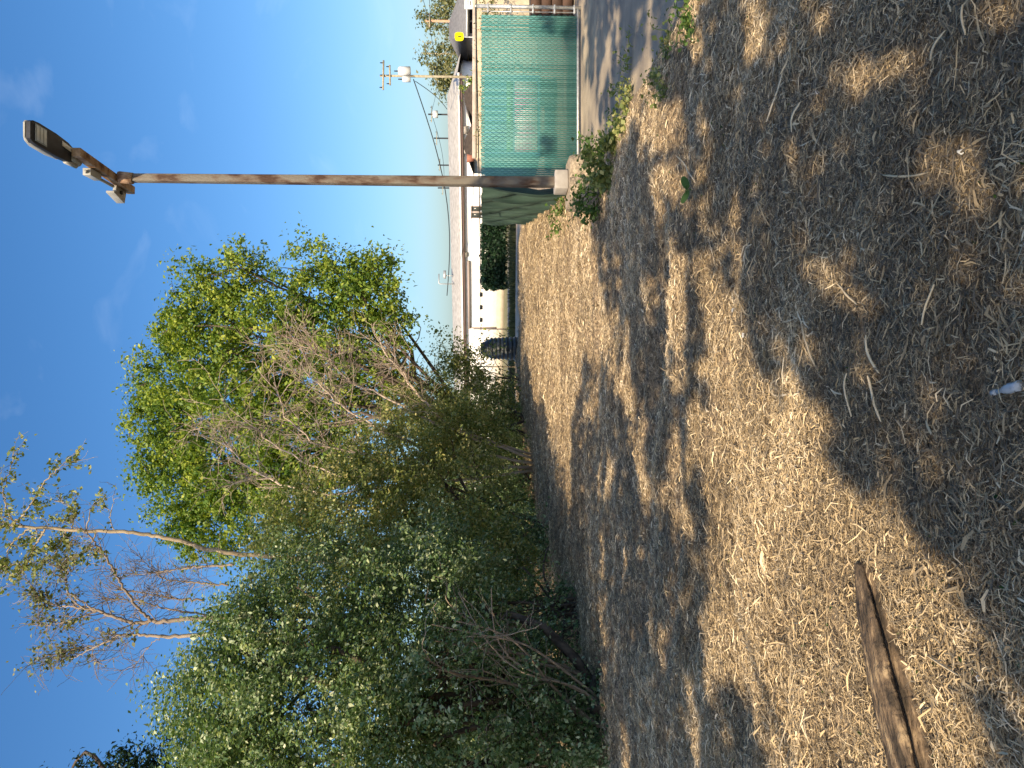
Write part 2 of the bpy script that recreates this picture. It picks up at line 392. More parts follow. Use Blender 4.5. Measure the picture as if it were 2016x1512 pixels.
def plant(name, label, cat, base, lobes, lm, nclump, per, sig, leaf, seed, trunkmat=None, trunk_r=.12, group=None, shell=.5, fork=None, limbs=8, up=.35, aspect=.55, stems=1, leafname='crown', twig_n=0, bias=0.0, sub=3, wob=.1, spread=1.8, twigrad=.011, pale=.04):
    r = np.random.default_rng(seed)
    base = np.array(base, float); t = thing(name, tuple(base), label, cat, group)
    P, od, bs, cc = crown_pts(lobes, nclump, per, sig, seed, shell, spread)
    mb = MB(); ti = np.clip(r.beta(2.2, 2.6, len(P)) * .8 + .1 + bs + bias, 0, 1)
    ti = np.where(r.uniform(0, 1, len(P)) < pale, r.uniform(.82, 1, len(P)), ti); mb.add(*leaf_faces(P, leaf, r, up, od, aspect, ti)); mb.build(leafname, lm, t)  # a share of leaves tinted pale to imitate whitish highlights
    tb = MB()
    fork = np.array(fork, float) if fork is not None else base + (np.mean([l[0] for l in lobes], 0) - base) * .45
    tr = curve(base - np.array([0, 0, .15]), fork, r, .04, 8)
    tb.tube(tr, np.linspace(trunk_r * 1.15, trunk_r * .75, 8), 9)
    tb.build('trunk', trunkmat or M_bark, t, smooth=True)
    bb = MB()
    for k in range(stems - 1):
        b0 = base + np.array([r.normal(0, .35), r.normal(0, .35), -.12])
        g = lobes[r.integers(len(lobes))]; bb.tube(curve(b0, g[0], r, .10, 9, .06), np.linspace(trunk_r * .8, trunk_r * .2, 9), 6)
    order = r.permutation(len(lobes))
    ends = []
    for k in range(limbs):
        g = lobes[order[k % len(lobes)]]; a = tr[r.integers(4, 8)]
        e = g[0] + r.normal(0, .3, 3) * g[1]
        cvs = curve(a, e, r, wob, 9, .05); bb.tube(cvs, np.linspace(trunk_r * .55, trunk_r * .12, 9), 6); ends.append(cvs)
    for k in range(limbs * sub):
        cv_ = ends[r.integers(len(ends))]; a = cv_[r.integers(3, 9)]
        dist = np.linalg.norm(cc - a, axis=1); j = np.argsort(dist)[r.integers(0, max(4, len(cc) // 6))]
        bb.tube(curve(a, cc[j], r, .1, 6), np.linspace(trunk_r * .16, .006, 6), 4, caps=False)
    for k in range(twig_n):
        j = r.integers(len(cc)); twigs(bb, cc[j], unit(cc[j] - fork) + r.normal(0, .3, 3), r.uniform(.4, 1.0) * sig * 4, twigrad, 1, r)
    if bb.v: tag(bb.build('branches', trunkmat or M_bark, t, smooth=True), kind='stuff')
    return t

r = np.random.default_rng(19); n = 5200
gx_ = r.uniform(-6, 3.1, n); gy_ = 2.2 + 22 * r.uniform(0, 1, n) ** 1.4; k = in_view(gx_, gy_) & (vnoise(gx_ * 1.7, gy_ * 1.7, 18) > .56); gx_, gy_ = gx_[k], gy_[k]
c_ = np.stack([gx_, gy_, gz(gx_, gy_) + .018], 1); b = MB()
Vv, Ff, Tt = leaf_faces(c_, .021, r, .5, None, .45); b.add(Vv, Ff, Tt * .7)
tag(b.build('green_sprouts', MATS['leaf_weed']), 'tiny green sprouts scattered through the straw', 'sprouts', kind='stuff')

# ------------------------------------------------------------------ thicket on the left
plant('large_shrub', 'big dense dark green shrub with small leaves at the near end of the thicket', 'shrub', gp(120, 1185),
      [lobe(40, 640, 230, 11.5), lobe(190, 560, 180, 12.6), lobe(320, 640, 160, 14), lobe(70, 880, 220, 11), lobe(260, 830, 190, 13), lobe(370, 860, 130, 15),
       lobe(120, 440, 115, 12.6), lobe(10, 470, 120, 12), lobe(-40, 780, 150, 11.3), lobe(250, 480, 95, 13.2), lobe(60, 1090, 110, 10.8), lobe(190, 1040, 100, 12)],
      M_leafdark, 3700, 38, .10, .066, 21, pale=.10, up=.8, trunk_r=.11, shell=.68, limbs=14, stems=9, twig_n=60, fork=px(130, 900, 12.2), sub=4, leafname='foliage')
plant('tangled_shrub', 'olive green leafy shrub in the middle of the thicket, half in sun', 'shrub', gp(430, 1078),
      [lobe(420, 620, 120, 17.5), lobe(510, 700, 130, 19), lobe(450, 820, 130, 18), lobe(580, 780, 110, 21), lobe(540, 900, 110, 20), lobe(640, 830, 90, 23), lobe(650, 930, 80, 24),
       lobe(400, 950, 100, 16.5), lobe(380, 720, 100, 16.5), lobe(480, 580, 80, 19)],
      M_leafmid, 1900, 36, .12, .085, 22, pale=.10, up=.7, trunk_r=.10, shell=.6, limbs=12, stems=8, twig_n=60, fork=px(480, 930, 19.5), sub=4, leafname='foliage', bias=.03)
plant('tangled_shrub', 'loose olive shrub filling the thicket beneath the bare twigs beside the dark trunk', 'shrub', gp(650, 1042),
      [lobe(680, 900, 60, 27), lobe(700, 975, 48, 29), lobe(640, 960, 60, 26), lobe(730, 850, 48, 28), lobe(742, 985, 32, 30), lobe(772, 935, 34, 31), lobe(690, 800, 55, 27.5), lobe(640, 880, 60, 25.5), lobe(800, 880, 34, 30.5), lobe(760, 800, 40, 29)],
      M_leafmid, 760, 26, .16, .11, 35, pale=.10, up=.6, trunk_r=.06, limbs=9, stems=6, leafname='foliage', twig_n=40, sub=3)
plant('low_shrub', 'dark low growth closing the foot of the thicket between the stems and the dark trunk', 'shrub', gp(560, 1052),
      [lobe(560, 1005, 42, 27), lobe(505, 1025, 42, 23.5), lobe(605, 1005, 38, 29), lobe(440, 1045, 38, 18.5), lobe(655, 1000, 36, 30), lobe(530, 985, 45, 25), lobe(700, 1010, 26, 31)],
      M_leafdark, 460, 26, .16, .095, 36, trunk_r=.04, limbs=8, stems=5, leafname='foliage')
plant('low_shrub', 'low dark undergrowth shrub at the foot of the thicket beside the arching stems', 'shrub', gp(330, 1128),
      [lobe(330, 1060, 60, 14.3), lobe(250, 1090, 55, 13.2), lobe(400, 1030, 50, 16.5), lobe(330, 990, 60, 15), lobe(470, 1010, 50, 18.5), lobe(120, 1150, 50, 10.8), lobe(30, 1120, 70, 10.2)],
      M_leafdark, 330, 26, .13, .06, 23, trunk_r=.05, limbs=8, stems=4, leafname='foliage')
plant('bright_tree', 'bright yellow-green leafy tree with a dark trunk at the far end of the thicket', 'tree', gp(692, 1036),
      [lobe(760, 470, 105, 29), lobe(860, 420, 85, 28.5), lobe(935, 400, 62, 28), lobe(995, 480, 48, 28), lobe(900, 540, 85, 28), lobe(990, 610, 50, 27.5),
       lobe(940, 690, 70, 28), lobe(965, 735, 60, 27.5), lobe(850, 650, 85, 28.5), lobe(770, 620, 90, 29.5), lobe(880, 770, 52, 28), lobe(800, 750, 60, 29), lobe(780, 350, 80, 29.5), lobe(870, 345, 42, 29), lobe(700, 540, 90, 30)],
      M_leafbright, 1650, 36, .15, .135, 24, trunk_r=.17, shell=.4, limbs=16, fork=px(725, 800, 29.5), twig_n=30, sub=5, twigrad=.016)
plant('back_tree', 'broad green tree rising behind the tangled shrub and the bare twigs', 'tree', gp(560, 1030),
      [lobe(660, 360, 95, 33), lobe(590, 330, 75, 33), lobe(540, 380, 95, 33), lobe(610, 470, 110, 32), lobe(700, 330, 65, 33), lobe(500, 470, 95, 32), lobe(640, 580, 95, 32), lobe(560, 560, 85, 31), lobe(720, 300, 40, 33), lobe(470, 390, 60, 32), lobe(680, 690, 75, 31.5), lobe(745, 725, 60, 31), lobe(600, 660, 70, 31)],
      M_leafbright, 1450, 36, .165, .145, 25, trunk_r=.2, shell=.4, limbs=12, fork=px(590, 720, 33), twig_n=20, bias=-.05)
plant('end_shrub', 'small sparse shrub with bare stems in front of the white building corner', 'shrub', gp(762, 1030),
      [lobe(800, 930, 34, 31), lobe(830, 905, 26, 31), lobe(760, 900, 40, 31.5), lobe(735, 960, 42, 32), lobe(845, 880, 18, 31), lobe(700, 990, 34, 32), lobe(835, 965, 26, 33), lobe(710, 900, 45, 32)],
      M_leafmid, 170, 13, .16, .12, 26, trunk_r=.035, limbs=9, stems=7, leafname='foliage', twig_n=40, aspect=.6)
def path_tree(name, label, base, d, paths, lm, tm, seed, leaf, ntw, nleaf, twl=.45):
    """trunk and boughs that follow traced lines at one distance, with twigs and leaves set along the boughs"""
    r = np.random.default_rng(seed); t = thing(name, tuple(base), label, 'tree'); bb = MB(); L = []
    for q, (pts, r0, r1, leafy) in enumerate(paths):
        P = np.array([px(u, v, d + e) for u, v, e in pts])
        if q == 0: P[0] = np.array(base) - np.array([0, 0, .15])
        m_ = 8 * len(P); tt = np.linspace(0, len(P) - 1, m_); P = np.stack([np.interp(tt, np.arange(len(P)), P[:, k]) for k in range(3)], 1)
        P[1:-1] = (P[:-2] + P[1:-1] + P[2:]) / 3; P[1:-1] += r.normal(0, .012, (m_ - 2, 3))
        b = MB() if q == 0 else bb; b.tube(P, np.linspace(r0, r1, m_), 7, r.uniform(.3, 1))
        if q == 0: b.build('trunk', tm, t, smooth=True)
        for k in range(int(ntw * leafy[0])):
            j = r.integers(int(m_ * leafy[2]), m_ - 1); dd = unit(unit(P[j + 1] - P[j]) * .9 + r.normal(0, .65, 3)); ln = twl * r.uniform(.4, 1.5)
            e = P[j] + dd * ln; twigs(bb, P[j], dd, ln, max(r1 * .6, .006), 1, r, .6, 2, 4, None, .02, .003)
            n_ = int(nleaf * leafy[1] * r.lognormal(0, .5))
            if n_: L.append(P[j] + (e - P[j]) * r.uniform(.15, 1.1, n_)[:, None] + r.normal(0, .055, (n_, 3)))
    tag(bb.build('branches', tm, t, smooth=True), kind='stuff')
    q = np.vstack(L); b = MB(); b.add(*leaf_faces(q, leaf, r, .35, None, .6)); b.build('crown', lm, t)
path_tree('tall_sparse_tree', 'tall slender pale-barked tree with sparse leaves reaching above the thicket', gp(405, 1085), 17,
   [([(405,1085,0),(402,800,0),(412,560,0),(428,420,0),(455,320,0),(465,255,0),(468,150,0),(476,40,0),(480,-70,0),(482,-160,0)], .062, .024, (1.0, .8, .72)),
    ([(478,20,0),(496,45,-.1),(560,85,-.2),(590,115,-.3),(620,146,-.3)], .022, .006, (1.0, 1.2, .1)),
    ([(480,30,0),(505,15,.2),(540,5,.3),(590,20,.3),(625,30,.3)], .02, .006, (1.0, 1.2, .1)),
    ([(469,140,0),(500,150,.1),(522,130,.2),(530,100,.2)], .016, .006, (.9, 1.2, .1)),
    ([(469,170,0),(510,178,0),(520,186,0),(516,192,0)], .014, .005, (.4, 1.0, .2)),
    ([(466,225,0),(490,216,0),(520,222,0),(560,228,0)], .012, .004, (.3, .02, .2)),
    ([(472,90,0),(440,70,.1),(410,60,.1),(385,30,.2)], .022, .006, (1.3, 1.4, .1)),
    ([(470,130,0),(440,120,.1),(415,105,.1),(400,80,.1)], .018, .006, (1.3, 1.4, .1)),
    ([(474,60,0),(440,20,.1),(400,10,.1),(380,-10,.2)], .018, .006, (1.0, 1.3, .1)),
    ([(467,190,0),(440,180,.1),(420,160,.1),(408,130,.1)], .016, .005, (1.0, 1.2, .1))], M_leafmid, M_barkpale, 27, .088, 14, 17)
path_tree('bare_topped_tree', 'thin forked tree of many bare twigs with few leaves above the big shrub', gp(275, 1130), 14.5,
   [([(275,1130,0),(285,900,0),(300,600,0),(296,430,0),(290,330,0),(286,260,0),(310,190,0),(318,140,0)], .07, .018, (.9, .05, .6)),
    ([(262,420,0),(258,330,0),(262,280,0),(262,236,0),(240,190,0),(215,140,0)], .04, .009, (1.2, .35, .45)),
    ([(290,300,0),(308,277,-.1),(360,240,-.2),(405,215,-.2),(440,190,-.2),(470,165,-.2)], .028, .012, (1.1, .25, .2)),
    ([(310,190,0),(345,132,0),(385,128,.1),(400,125,.1)], .016, .005, (.9, .5, .2)),
    ([(318,140,0),(320,110,0),(330,85,0),(350,60,0)], .014, .005, (1.2, .9, .2)),
    ([(308,190,0),(290,140,.1),(282,100,.1),(280,70,.1)], .014, .005, (1.2, .5, .1)),
    ([(240,190,0),(232,130,0),(220,90,0),(208,60,0)], .012, .004, (1.2, .7, .1)),
    ([(255,230,0),(232,200,0),(222,180,0),(205,200,0)], .009, .003, (.6, .1, .3)),
    ([(262,320,0),(236,290,0),(205,270,0),(190,235,0)], .010, .003, (.5, .0, .3)),
    ([(400,460,.3),(395,380,.3),(385,310,.3),(380,250,.3)], .022, .005, (1.8, .04, .1)),
    ([(360,450,.3),(365,380,.3),(372,320,.3),(420,270,.3)], .022, .005, (1.8, .04, .1)),
    ([(330,400,.2),(335,330,.2),(345,280,.2),(352,230,.2)], .022, .006, (1.6, .02, .2)),
    ([(300,420,.2),(312,330,.2),(330,270,.2),(332,200,.2)], .022, .006, (1.6, .05, .2))], M_leafpale, mat('twig_grey', (.11, .085, .065), (.30, .24, .185), tint=True, lo=0, hi=1, rough=.9), 28, .072, 36, 10, .40)
plant('overgrown_bush', 'dense dark bush filling the back of the thicket behind the near shrub', 'shrub', (-8.6, 18.5, 0),
      [(np.array([-8.2, 17, 1.5]), np.array([1.8, 1.6, 1.6])), (np.array([-8.8, 19.5, 2.2]), np.array([1.8, 1.8, 2.0])), (np.array([-7.6, 21.5, 1.6]), np.array([1.7, 1.7, 1.7])), (np.array([-9.3, 15, 1.9]), np.array([1.8, 1.6, 1.9])), (np.array([-7.4, 24, 1.7]), np.array([1.8, 1.8, 1.8]))],
      M_leafdark, 700, 30, .22, .13, 33, trunk_r=.08, limbs=8, stems=4, leafname='foliage')
plant('overgrown_bush', 'dense dark bush behind the thicket beside the dark trunk of the bright tree', 'shrub', (-5.6, 28.5, 0),
      [(np.array([-5.8, 27, 1.4]), np.array([1.6, 1.4, 1.5])), (np.array([-4.6, 29.5, 1.7]), np.array([1.7, 1.5, 1.8])), (np.array([-3.2, 31.8, 1.3]), np.array([1.3, 1.2, 1.3])), (np.array([-7, 30, 2.2]), np.array([2, 1.8, 2.2]))],
      M_leafdark, 520, 28, .24, .15, 34, trunk_r=.08, limbs=8, stems=4, leafname='foliage')
plant('dark_conifer', 'dark evergreen whose tips show at the left edge above the big shrub', 'tree', (-7.9, 12.6, 0),
      [lobe(15, 255, 22, 13), lobe(0, 160, 14, 13), lobe(22, 240, 14, 13), lobe(-20, 220, 50, 13), lobe(-60, 350, 110, 13), lobe(8, 290, 20, 13), lobe(-90, 500, 130, 13), lobe(-40, 130, 26, 13)],
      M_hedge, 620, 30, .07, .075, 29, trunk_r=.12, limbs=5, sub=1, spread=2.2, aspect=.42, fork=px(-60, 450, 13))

# bare dead brush: tan arching twigs
def brush(name, label, starts, L, rad, depth, m, seed, kids=3, spread=.5, droop=.02, group=None):
    r = np.random.default_rng(seed); mb = MB()
    t = thing(name, tuple(np.array(starts[0][0])), label, 'dead brush', group)
    for p, d in starts: twigs(mb, p, d, L * r.uniform(.75, 1.2), rad * r.uniform(.7, 1.2), depth, r, spread, kids, 5, None, droop, .0045)
    mb.build('twigs', m, t, smooth=True); return t
bs = gp(590, 1045)
T = thing('dead_brush', tuple(bs), 'tan leafless dead branches fanning out in front of the bright tree', 'dead brush')
mb = MB(); r = np.random.default_rng(41)
mains = [[(590, 1045, 24), (600, 850, 22.5), (620, 700, 22), (640, 620, 21.5), (690, 560, 21.5), (760, 540, 21.5)],
         [(600, 1045, 24), (625, 860, 22.5), (660, 760, 22), (700, 690, 22), (740, 640, 22), (800, 590, 22)],
         [(595, 1045, 24), (590, 800, 22.5), (570, 690, 22), (600, 600, 22), (650, 520, 22), (690, 480, 22)],
         [(610, 1045, 24), (680, 850, 23), (730, 760, 23), (760, 690, 23), (800, 650, 23), (830, 600, 23)],
         [(585, 1045, 24), (560, 820, 22), (540, 660, 21.5), (555, 560, 21.5), (600, 480, 21.5), (640, 440, 21.5)],
         [(605, 1045, 24), (660, 900, 23), (720, 830, 23), (770, 800, 23), (800, 770, 23), (850, 745, 23)]]
for q in mains:
    P = np.array([px(*a) for a in q]); P[0, 2] = -.1
    t2 = np.linspace(0, len(P) - 1, 22); P = np.stack([np.interp(t2, np.arange(len(P)), P[:, k]) for k in range(3)], 1) + r.normal(0, .03, (22, 3))
    mb.tube(P, np.linspace(.045, .014, 22), 5, r.uniform(.6, 1))
    for k in range(30):
        j = r.integers(6, 21); d = unit(P[j + 1] - P[j]); twigs(mb, P[j], d + r.normal(0, .55, 3), r.uniform(.5, 1.5), .012, 2, r, .55, 3, 4, None, .03, .005)
mb.build('twigs', M_twig, T, smooth=True)

# arching dark stems and vines low in the thicket
r = np.random.default_rng(43)
groups = [('arching_stems', 'cluster of dark arching stems rising from the mulch in the middle of the thicket foot', [(470, 1072), (455, 1075), (485, 1068), (440, 1080)], [(395, 900), (350, 860), (520, 880), (330, 940), (300, 900)]),
          ('arching_stems', 'bundle of dark drooping vine stems at the foot of the near shrub', [(330, 1128), (315, 1135), (345, 1122), (300, 1140)], [(230, 900), (170, 1010), (120, 960), (260, 950), (90, 1060), (140, 1080)]),
          ('arching_stems', 'twisted bare brown vine stems low at the left edge of the thicket', [(160, 1172), (120, 1185), (60, 1192)], [(250, 870), (60, 960), (180, 880), (20, 1020), (330, 920)])]
for gi, (nm, lab, roots, tips) in enumerate(groups):
    b0 = gp(*roots[0]); t = thing(nm, tuple(b0), lab, 'stems', 'bare stems at the thicket foot'); mb = MB()
    for k in range(16):
        ru, rv = roots[k % len(roots)]; a = gp(ru + r.normal(0, 8), rv) - np.array([0, 0, .08]); dd = a[1]
        tu, tv = tips[k % len(tips)]; e = px(tu + r.normal(0, 25), tv + r.normal(0, 25), dd * r.uniform(.95, 1.03))
        P = curve(a, e, r, .07, 12, .12 * r.uniform(.3, 1.4))
        mb.tube(P, np.linspace(.028, .008, 12) * r.uniform(.6, 1.3), 5, r.uniform(0, .5), caps=False)
        for q in range(4):
            j = r.integers(3, 11); twigs(mb, P[j], unit(P[j + 1] - P[j]) + r.normal(0, .6, 3), r.uniform(.3, .9), .008, 1, r, .6, 2, 4, r.uniform(.1, .7), .03, .003)
    mb.build('stems', M_twig if gi == 2 else M_bark, t, smooth=True)

# ------------------------------------------------------------------ unseen trees behind the camera, crowns shaped to cast the yard's shade
LIT = [  # sunlit patches, photo pixels (x, y)
 [(2016,1430),(1930,1215),(1850,1075),(1780,985),(1720,900),(1640,850),(1605,750),(1550,690),(1490,700),(1470,620),(1420,560),(1410,470),(1330,480),(1280,560),(1290,650),(1330,720),(1360,800),(1330,900),(1335,1000),(1370,1090),(1400,1190),(1440,1300),(1480,1400),(1540,1512),(1700,1800),(2016,1800)],
 [(1020,430),(1180,430),(1190,560),(1230,700),(1285,850),(1335,1000),(1305,1010),(1265,900),(1215,800),(1180,700),(1130,660),(1100,720),(1040,850),(1010,700)],
 [(1285,1170),(1305,1180),(1350,1300),(1325,1300)], [(1400,1220),(1425,1215),(1470,1340),(1430,1330)], [(1185,1160),(1200,1160),(1215,1260),(1195,1260)],
 [(1640,130),(1690,160),(1720,190),(1760,130),(1805,130),(1775,215),(1720,265),(1675,235)], [(1590,200),(1620,190),(1645,285),(1600,275)],
 [(1625,500),(1680,500),(1735,590),(1690,605),(1640,560)], [(1940,480),(2016,460),(2016,640),(1960,585)], [(1880,160),(1932,165),(1925,228),(1878,218)],
 [(1950,185),(2016,80),(2016,225)], [(1845,350),(1930,330),(2016,330),(2016,430),(1850,450)], [(1565,0),(1700,0),(1690,55),(1640,25),(1600,30)],
 [(1260,190),(1310,170),(1355,240),(1330,305),(1260,285)], [(1290,330),(1360,305),(1395,420),(1335,445)], [(1205,235),(1235,205),(1255,260),(1220,300)], [(1320,60),(1400,0),(1420,60),(1350,110)]]
def inpoly(x, y, poly):
    p = np.array(poly, float); q = np.roll(p, -1, 0); c = np.zeros(len(x), bool)
    for (x0, y0), (x1, y1) in zip(p, q):
        k = ((y0 > y) != (y1 > y)) & (x < (x1 - x0) * (y - y0) / (y1 - y0 + 1e-9) + x0); c ^= k
    return c
r = np.random.default_rng(51)
n = 140000
gx = r.uniform(-9, 8, n); gy = r.uniform(-3, 19, n)
u_, v_, dep = proj(np.stack([gx, gy, np.zeros(n)], 1))
fj = np.clip(4.5 / np.maximum(dep, 1), .25, 1.6)
jx = v_ + fj * (60 * (vnoise(gx * 3, gy * 3, 61) - .5) + 40 * (vnoise(gx * 8, gy * 8, 67) - .5) + r.normal(0, 11, n)); jy = 1512 - u_ + fj * (80 * (vnoise(gx * 3, gy * 3, 62) - .5) + 60 * (vnoise(gx * 8, gy * 8, 68) - .5) + r.normal(0, 14, n))
lit = np.zeros(n, bool)
for p in LIT: lit |= inpoly(jx, jy, p)
an_ = vnoise(gx * .9 + gy * .2, gy * 3.2, 71) * .65 + vnoise(gx * 2.4, gy * 7, 72) * .35
mid_ = (gy > 4.3) & (gy < 14.5)
lit = np.where(mid_ & (gy > 5.6) & (an_ > .63), False, lit) | (mid_ & (an_ < np.where(gx < -1.2, .25, .31)))
inside = (gy > 2) & (np.abs(gx) < .52 * gy)
nn_ = vnoise(gx * 1.1, gy * .7, 63) * .6 + vnoise(gx * 2.7, gy * 1.9, 64) * .4
shade = np.where(inside, ~lit, nn_ > .42)
shade &= ~((gx > 2.9) & (nn_ < .56))
shade &= gy < 14.2
shade &= ~((gx > -.5) & (gy > 11.5) & (nn_ < .62))
G = np.stack([gx, gy, np.zeros(n)], 1)[shade]
hh = 5.2 + 3.2 * vnoise(G[:, 0] * .45, G[:, 1] * .45, 65)
for it in range(30):                       # crowns stay out of the picture
    Q = G + TOSUN * (hh / TOSUN[2])[:, None]
    uu, vv, dd = proj(Q)
    bad = (dd > -.5) & (uu > -110) & (uu < 1622) & (vv > -260)
    if not bad.any(): break
    hh = np.where(bad, hh + .5, hh)
Q = (G + TOSUN * (hh / TOSUN[2])[:, None])[~bad]
Q += r.normal(0, .035, Q.shape) + TOSUN * r.normal(0, .35, len(Q))[:, None]
uu, vv, dd = proj(Q); Q = Q[~((dd > -.6) & (uu > -90) & (uu < 1600) & (vv > -220))]; Q = Q[np.linalg.norm(Q - np.array([0, 0, H]), axis=1) > 2.5]
tb = [(-7.5, -6.5), (-2.6, -9.5), (-9.5, -1.0), (1.8, -8.0)]
labs = ['broad leafy tree behind the camera on the left, shading the foreground', 'leafy tree straight behind the camera whose shadow covers the foreground mulch',
        'leafy tree left of the camera outside the picture, shading the thicket', 'leafy tree farthest behind the camera, shading the driveway']
own = np.argmin(np.stack([np.hypot(Q[:, 0] - a, (Q[:, 1] - b)) for a, b in tb]), 0)
for k, (a, b) in enumerate(tb):
    q = Q[own == k]
    if len(q) < 50: continue
    if len(q) > 42000: q = q[r.choice(len(q), 42000, replace=False)]
    t = thing('shade_tree', (a, b, 0), labs[k], 'tree', 'trees behind the camera')
    mb = MB(); mb.add(*leaf_faces(q, .145, r, .1, np.broadcast_to(TOSUN * 1.2, q.shape), .75)); mb.build('crown', M_leafmid, t)
    top = np.array([a, b, 4.0]); mb = MB(); mb.tube(curve((a, b, -.15), top, r, .03), np.linspace(.22, .15, 7), 9); mb.build('trunk', M_bark, t, smooth=True)
    mb = MB()
    for j in range(26):
        e = q[r.integers(len(q))]; cv_ = curve(top, e, r, .06, 9, .03); pu, pv, pd = proj(cv_)
        if ((pd > 0) & (pu > -60) & (pu < 1570)).any(): continue
        mb.tube(cv_, np.linspace(.07, .012, 9), 5, caps=False)
    mb.build('branches', M_bark, t, smooth=True)

# ------------------------------------------------------------------ street-light pole
PX, PY = 3.0, 11.3
T = thing('light_pole', (PX, PY, 0), 'tall rusty square steel light pole standing on a concrete footing', 'light pole')
b = MB(); hgt = 7.0
V = []; nseg = 9
rz = .12
for k in range(nseg):
    z = .5 + (hgt - .5) * k / (nseg - 1); w = .068 - .013 * k / (nseg - 1)
    for sx, sy in ((-1, -1), (1, -1), (1, 1), (-1, 1)):
        x, y = sx * w, sy * w; V.append((PX + x * math.cos(rz) - y * math.sin(rz), PY + x * math.sin(rz) + y * math.cos(rz), z))
f = [[k * 4 + j, k * 4 + (j + 1) % 4, k * 4 + 4 + (j + 1) % 4, k * 4 + 4 + j] for k in range(nseg - 1) for j in range(4)] + [[3, 2, 1, 0], [nseg * 4 - 4, nseg * 4 - 3, nseg * 4 - 2, nseg * 4 - 1]]
b.add(V, f); b.build('shaft', M_rust, T, bevel=.012)
b = MB(); b.box((PX, PY, .55), (.29, .29, .20), rz); b.build('base_cover', M_cover, T, bevel=.02)
AZ_ = 7.06
b = MB(); b.box((PX + .0, PY - .28, AZ_), (.115, 1.58, .115), .07); arm = b.build('cross_arm', M_rustarm, T, bevel=.006)
b = MB(); b.tube([(PX - .01, PY - .01, 6.8), (PX + .01, PY - .02, 7.0)], .085, 8); b.build('arm_collar', M_rustarm, T)
for k, yy in enumerate((-.12, -.62)):
    b = MB(); b.tube([(PX + .056 - .07 * (yy + .28), PY + yy, AZ_), (PX + .078 - .07 * (yy + .28), PY + yy, AZ_)], .028, 8); b.build('bolt', M_black, arm)
b = MB(); b.box((PX - .10, PY - .55, AZ_ + .05), (.10, .30, .11)); b.tube([(PX - .11, PY - .75, AZ_ + .05), (PX - .11, PY + .05, AZ_ + .05)], .025, 7)
b.build('junction_box', M_hcover, T, bevel=.008)
b = MB(); b.box((PX - .15, PY + .24, AZ_ + .05), (.17, .30, .05), .3); b.box((PX - .24, PY + .16, AZ_ + .07), (.03, .34, .12), .25); br = b.build('rear_bracket', M_hcover, T, bevel=.005)
b = MB(); b.tube([(PX - .16, PY + .22, AZ_ + .02), (PX - .16, PY + .22, AZ_ + .0)], .03, 8); b.build('bolt', M_black, br)

T2 = thing('street_light', (PX + .02, PY - 1.2, AZ_ + .06), 'black LED street light head fixed to the near end of the rusty cross arm', 'street light')
tl = math.radians(3); KS = 1.0; y0 = PY - .92; zc = AZ_ + .10; xc = PX + .03
def fx(x, s, z): s *= KS; return (xc + x + .05 * s, y0 - s * math.cos(tl), zc + s * math.sin(tl) + z)
def hull(sec, m, name, par, bevel=0):
    b = MB(); V = []; k = len(sec[0][1])
    for s, ring in sec: V += [fx(x, s, z) for x, z in ring]
    f = [[i * k + j, i * k + (j + 1) % k, (i + 1) * k + (j + 1) % k, (i + 1) * k + j] for i in range(len(sec) - 1) for j in range(k)]
    b.add(V, f); c0 = np.mean(V[:k], 0); c1 = np.mean(V[-k:], 0)
    b.add(np.vstack([V[:k], [c0]]), [[j, k, (j + 1) % k] for j in range(k)]); b.add(np.vstack([V[-k:], [c1]]), [[j, (j + 1) % k, k] for j in range(k)])
    return b.build(name, m, par, bevel=bevel)
def ring(w, z0, z1): return [(-w, z0), (w, z0), (w, z1), (-w, z1)]
house = hull([(0, ring(.07, -.03, .03)), (.18, ring(.125, -.035, .04)), (.45, ring(.145, -.04, .045)), (.80, ring(.145, -.04, .04)), (.90, ring(.135, -.035, .035)), (.955, ring(.10, -.03, .02))], M_housing, 'housing', T2, .008)
hull([(.28, ring(.13, .046, .075)), (.5, ring(.152, .0, .085)), (.82, ring(.152, .0, .075)), (.93, ring(.125, .02, .06)), (.962, ring(.09, .03, .05))], M_hcover, 'top_cover', T2, .01)
lens = hull([(.66, ring(.105, -.05, -.042)), (.88, ring(.105, -.05, -.042))], M_lens, 'lens', T2)
for k in range(3):
    hull([(.68 + .068 * k, ring(.09, -.056, -.051)), (.725 + .068 * k, ring(.09, -.056, -.051))], M_led, 'led_strip', lens)
hull([(.12, [(.015, -.042), (.075, -.042), (.075, -.038), (.015, -.038)]), (.34, [(.03, -.047), (.09, -.047), (.09, -.042), (.03, -.042)])], M_label, 'label_sticker', house)
b = MB(); b.tube([(PX - .02, y0 + .1, zc), (PX - .01, y0 - .12, zc)], .055, 10); b.tube([(PX - .08, y0 + .04, zc - .0), (PX - .08, y0 - .18, zc + .02)], .035, 8); b.build('slip_fitter', M_hcover, T2, smooth=True)

